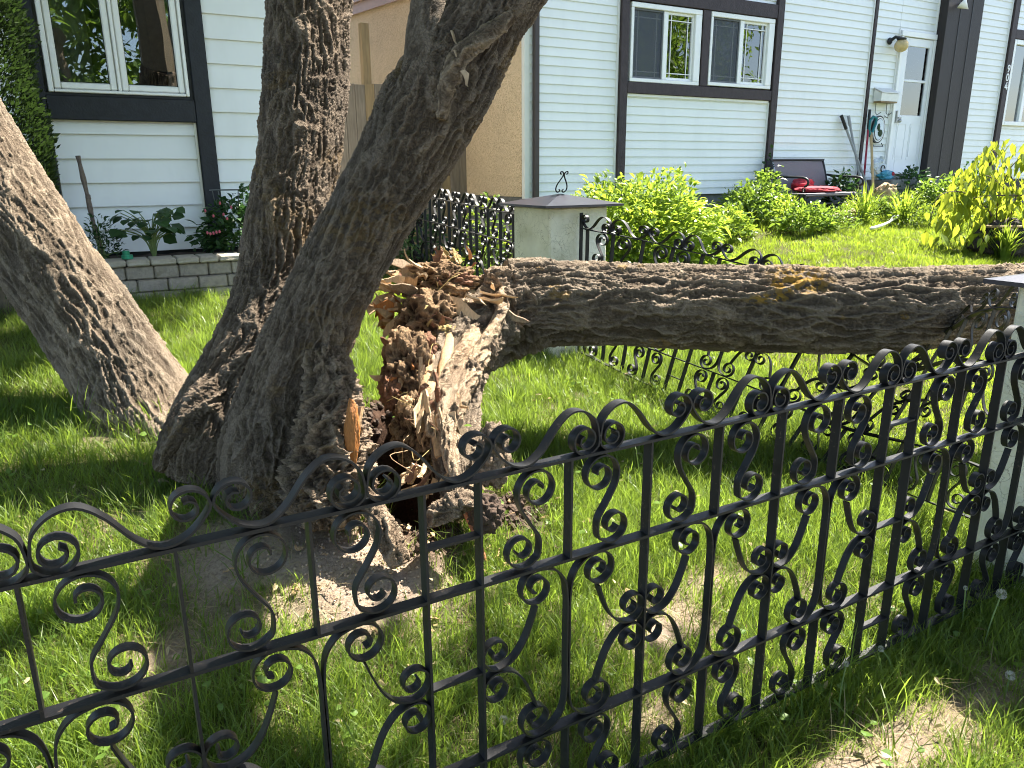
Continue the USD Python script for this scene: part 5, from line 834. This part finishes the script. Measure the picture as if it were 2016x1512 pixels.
scatter('grass', 'lush green lawn grass around the trees and the fence', 'grass', 'green_grass', [tuft(i, 26, (.09, .11, .135, .08, .15, .10)[i], .05, .0042, (.5, .8, .6, .9, .7, .5)[i]) for i in range(6)], P, 1)
P = place([(3.6, 9.0, 1.6, 5.0, 300, 11), (3.6, 15.0, 5.0, 7.7, 260, 12), (9.0, 15, 2.6, 5.0, 220, 13), (2.4, 3.6, 5.4, 8.6, 260, 14)], lambda X, Y, rng: rng.random(len(X)) > .02)
scatter('mown_grass', 'bright mown lawn in front of the white house', 'grass', 'lawn_grass', [tuft(20 + i, 30, (.06, .07, .055, .08)[i], .06, .0065, .6) for i in range(4)], P, 2)
P = place([(-1.6, 3.9, .55, 3.6, 260, 21), (3.6, 8, 2.5, 6.5, 14, 22), (-2, 4, 3.6, 5, 45, 23)], lambda X, Y, rng: rng.random(len(X)) < np.clip(.17 + 1.0 * dry(X, Y) * (1 - .75 * (np.hypot(X - .9, Y - 2.45) < .33)), 0, .9))
scatter('dry_grass', 'matted straw-coloured dead grass on the bare patches', 'dry grass', 'dry_straw', [tuft(40 + i, 22, (.07, .09, .08)[i], .055, .0032, 1.5, .55) for i in range(3)], P, 3, tilt=.25)
P = place([(-1.6, 3.9, .55, 3.2, 16, 31), (3.2, 3.45, 1.5, 4.7, 60, 32), (-1.5, 3.0, 1.24, 1.36, 90, 33), (.1, 1.3, 2.5, 3.5, 40, 34), (-.2, .6, 3.8, 4.5, 70, 35)], lambda X, Y, rng: rng.random(len(X)) > .3)
scatter('long_grass', 'taller uncut grass along the fence bottoms and tree bases', 'grass', 'green_grass', [tuft(60 + i, 14, (.17, .21, .15)[i], .04, .0042, (.8, .6, 1.0)[i]) for i in range(3)], P, 4)
# crumbs, chips and dead leaves on the bare soil and in the grass
rng = np.random.default_rng(66); crumbs, chips, lv = [], [], []
for i in range(1100):
    x, y = rng.normal(.80, .26), rng.normal(2.40, .24)
    if rng.random() > dry(x, y) + .1 or hole_r(x, y) < 1.0: continue
    b = trimesh.creation.icosphere(subdivisions=1, radius=rng.uniform(.0015, .0055)); b.vertices *= 1 + .6 * (rng.random((len(b.vertices), 1)) - .5); b.apply_translation((x, y, float(terrain(x, y)) + .003)); crumbs.append(b)
tag(part('soil_crumbs', cat(crumbs), 'dry_soil'), 'small pale soil crumbs on the dirt mound below the trunk', 'soil', kind='stuff')
for i in range(260):
    x, y = (rng.normal(1.15, .4), rng.normal(2.75, .45)); chips.append(shard(np.array([x, y, float(terrain(x, y)) + rng.uniform(.006, .03)]), [rng.normal(), rng.normal(), rng.normal() * .25], rng.uniform(.015, .06), rng.uniform(.006, .018), .004, i))
tag(part('bark_chips', cat(chips), 'tan_wood'), 'scattered bark and wood chips around the break', 'wood chips', kind='stuff')
q = np.stack([rng.uniform(-.8, 3.6, 420), rng.uniform(.7, 4.2, 420)], 1); q = np.column_stack([q, terrain(q[:, 0], q[:, 1]) + rng.uniform(.02, .07, 420)])
tag(part('dead_leaves', leaves(q, rng.normal(size=(420, 3)) * [1, 1, .3], .035, 8, .8, .1, 1.5), 'dry_straw'), 'dry curled leaves and bits lying in the grass', 'leaves', kind='stuff')
q = np.stack([rng.uniform(-.8, 3.6, 1500), rng.uniform(.7, 4.2, 1500)], 1); q = q[meshkit.fbm(np.column_stack([q * 2.3, q[:, 0] * 0]), 3, 5) > .55]; n = len(q); q = np.column_stack([q, terrain(q[:, 0], q[:, 1]) + rng.uniform(.03, .08, n)])
tag(part('clover', leaves(q, np.column_stack([rng.normal(size=(n, 2)), rng.uniform(-.2, .5, n)]), .028, 9, 1.9, .1, .6), 'garden_leaf'), 'small broad clover and weed leaves mixed into the grass', 'weeds', kind='stuff')
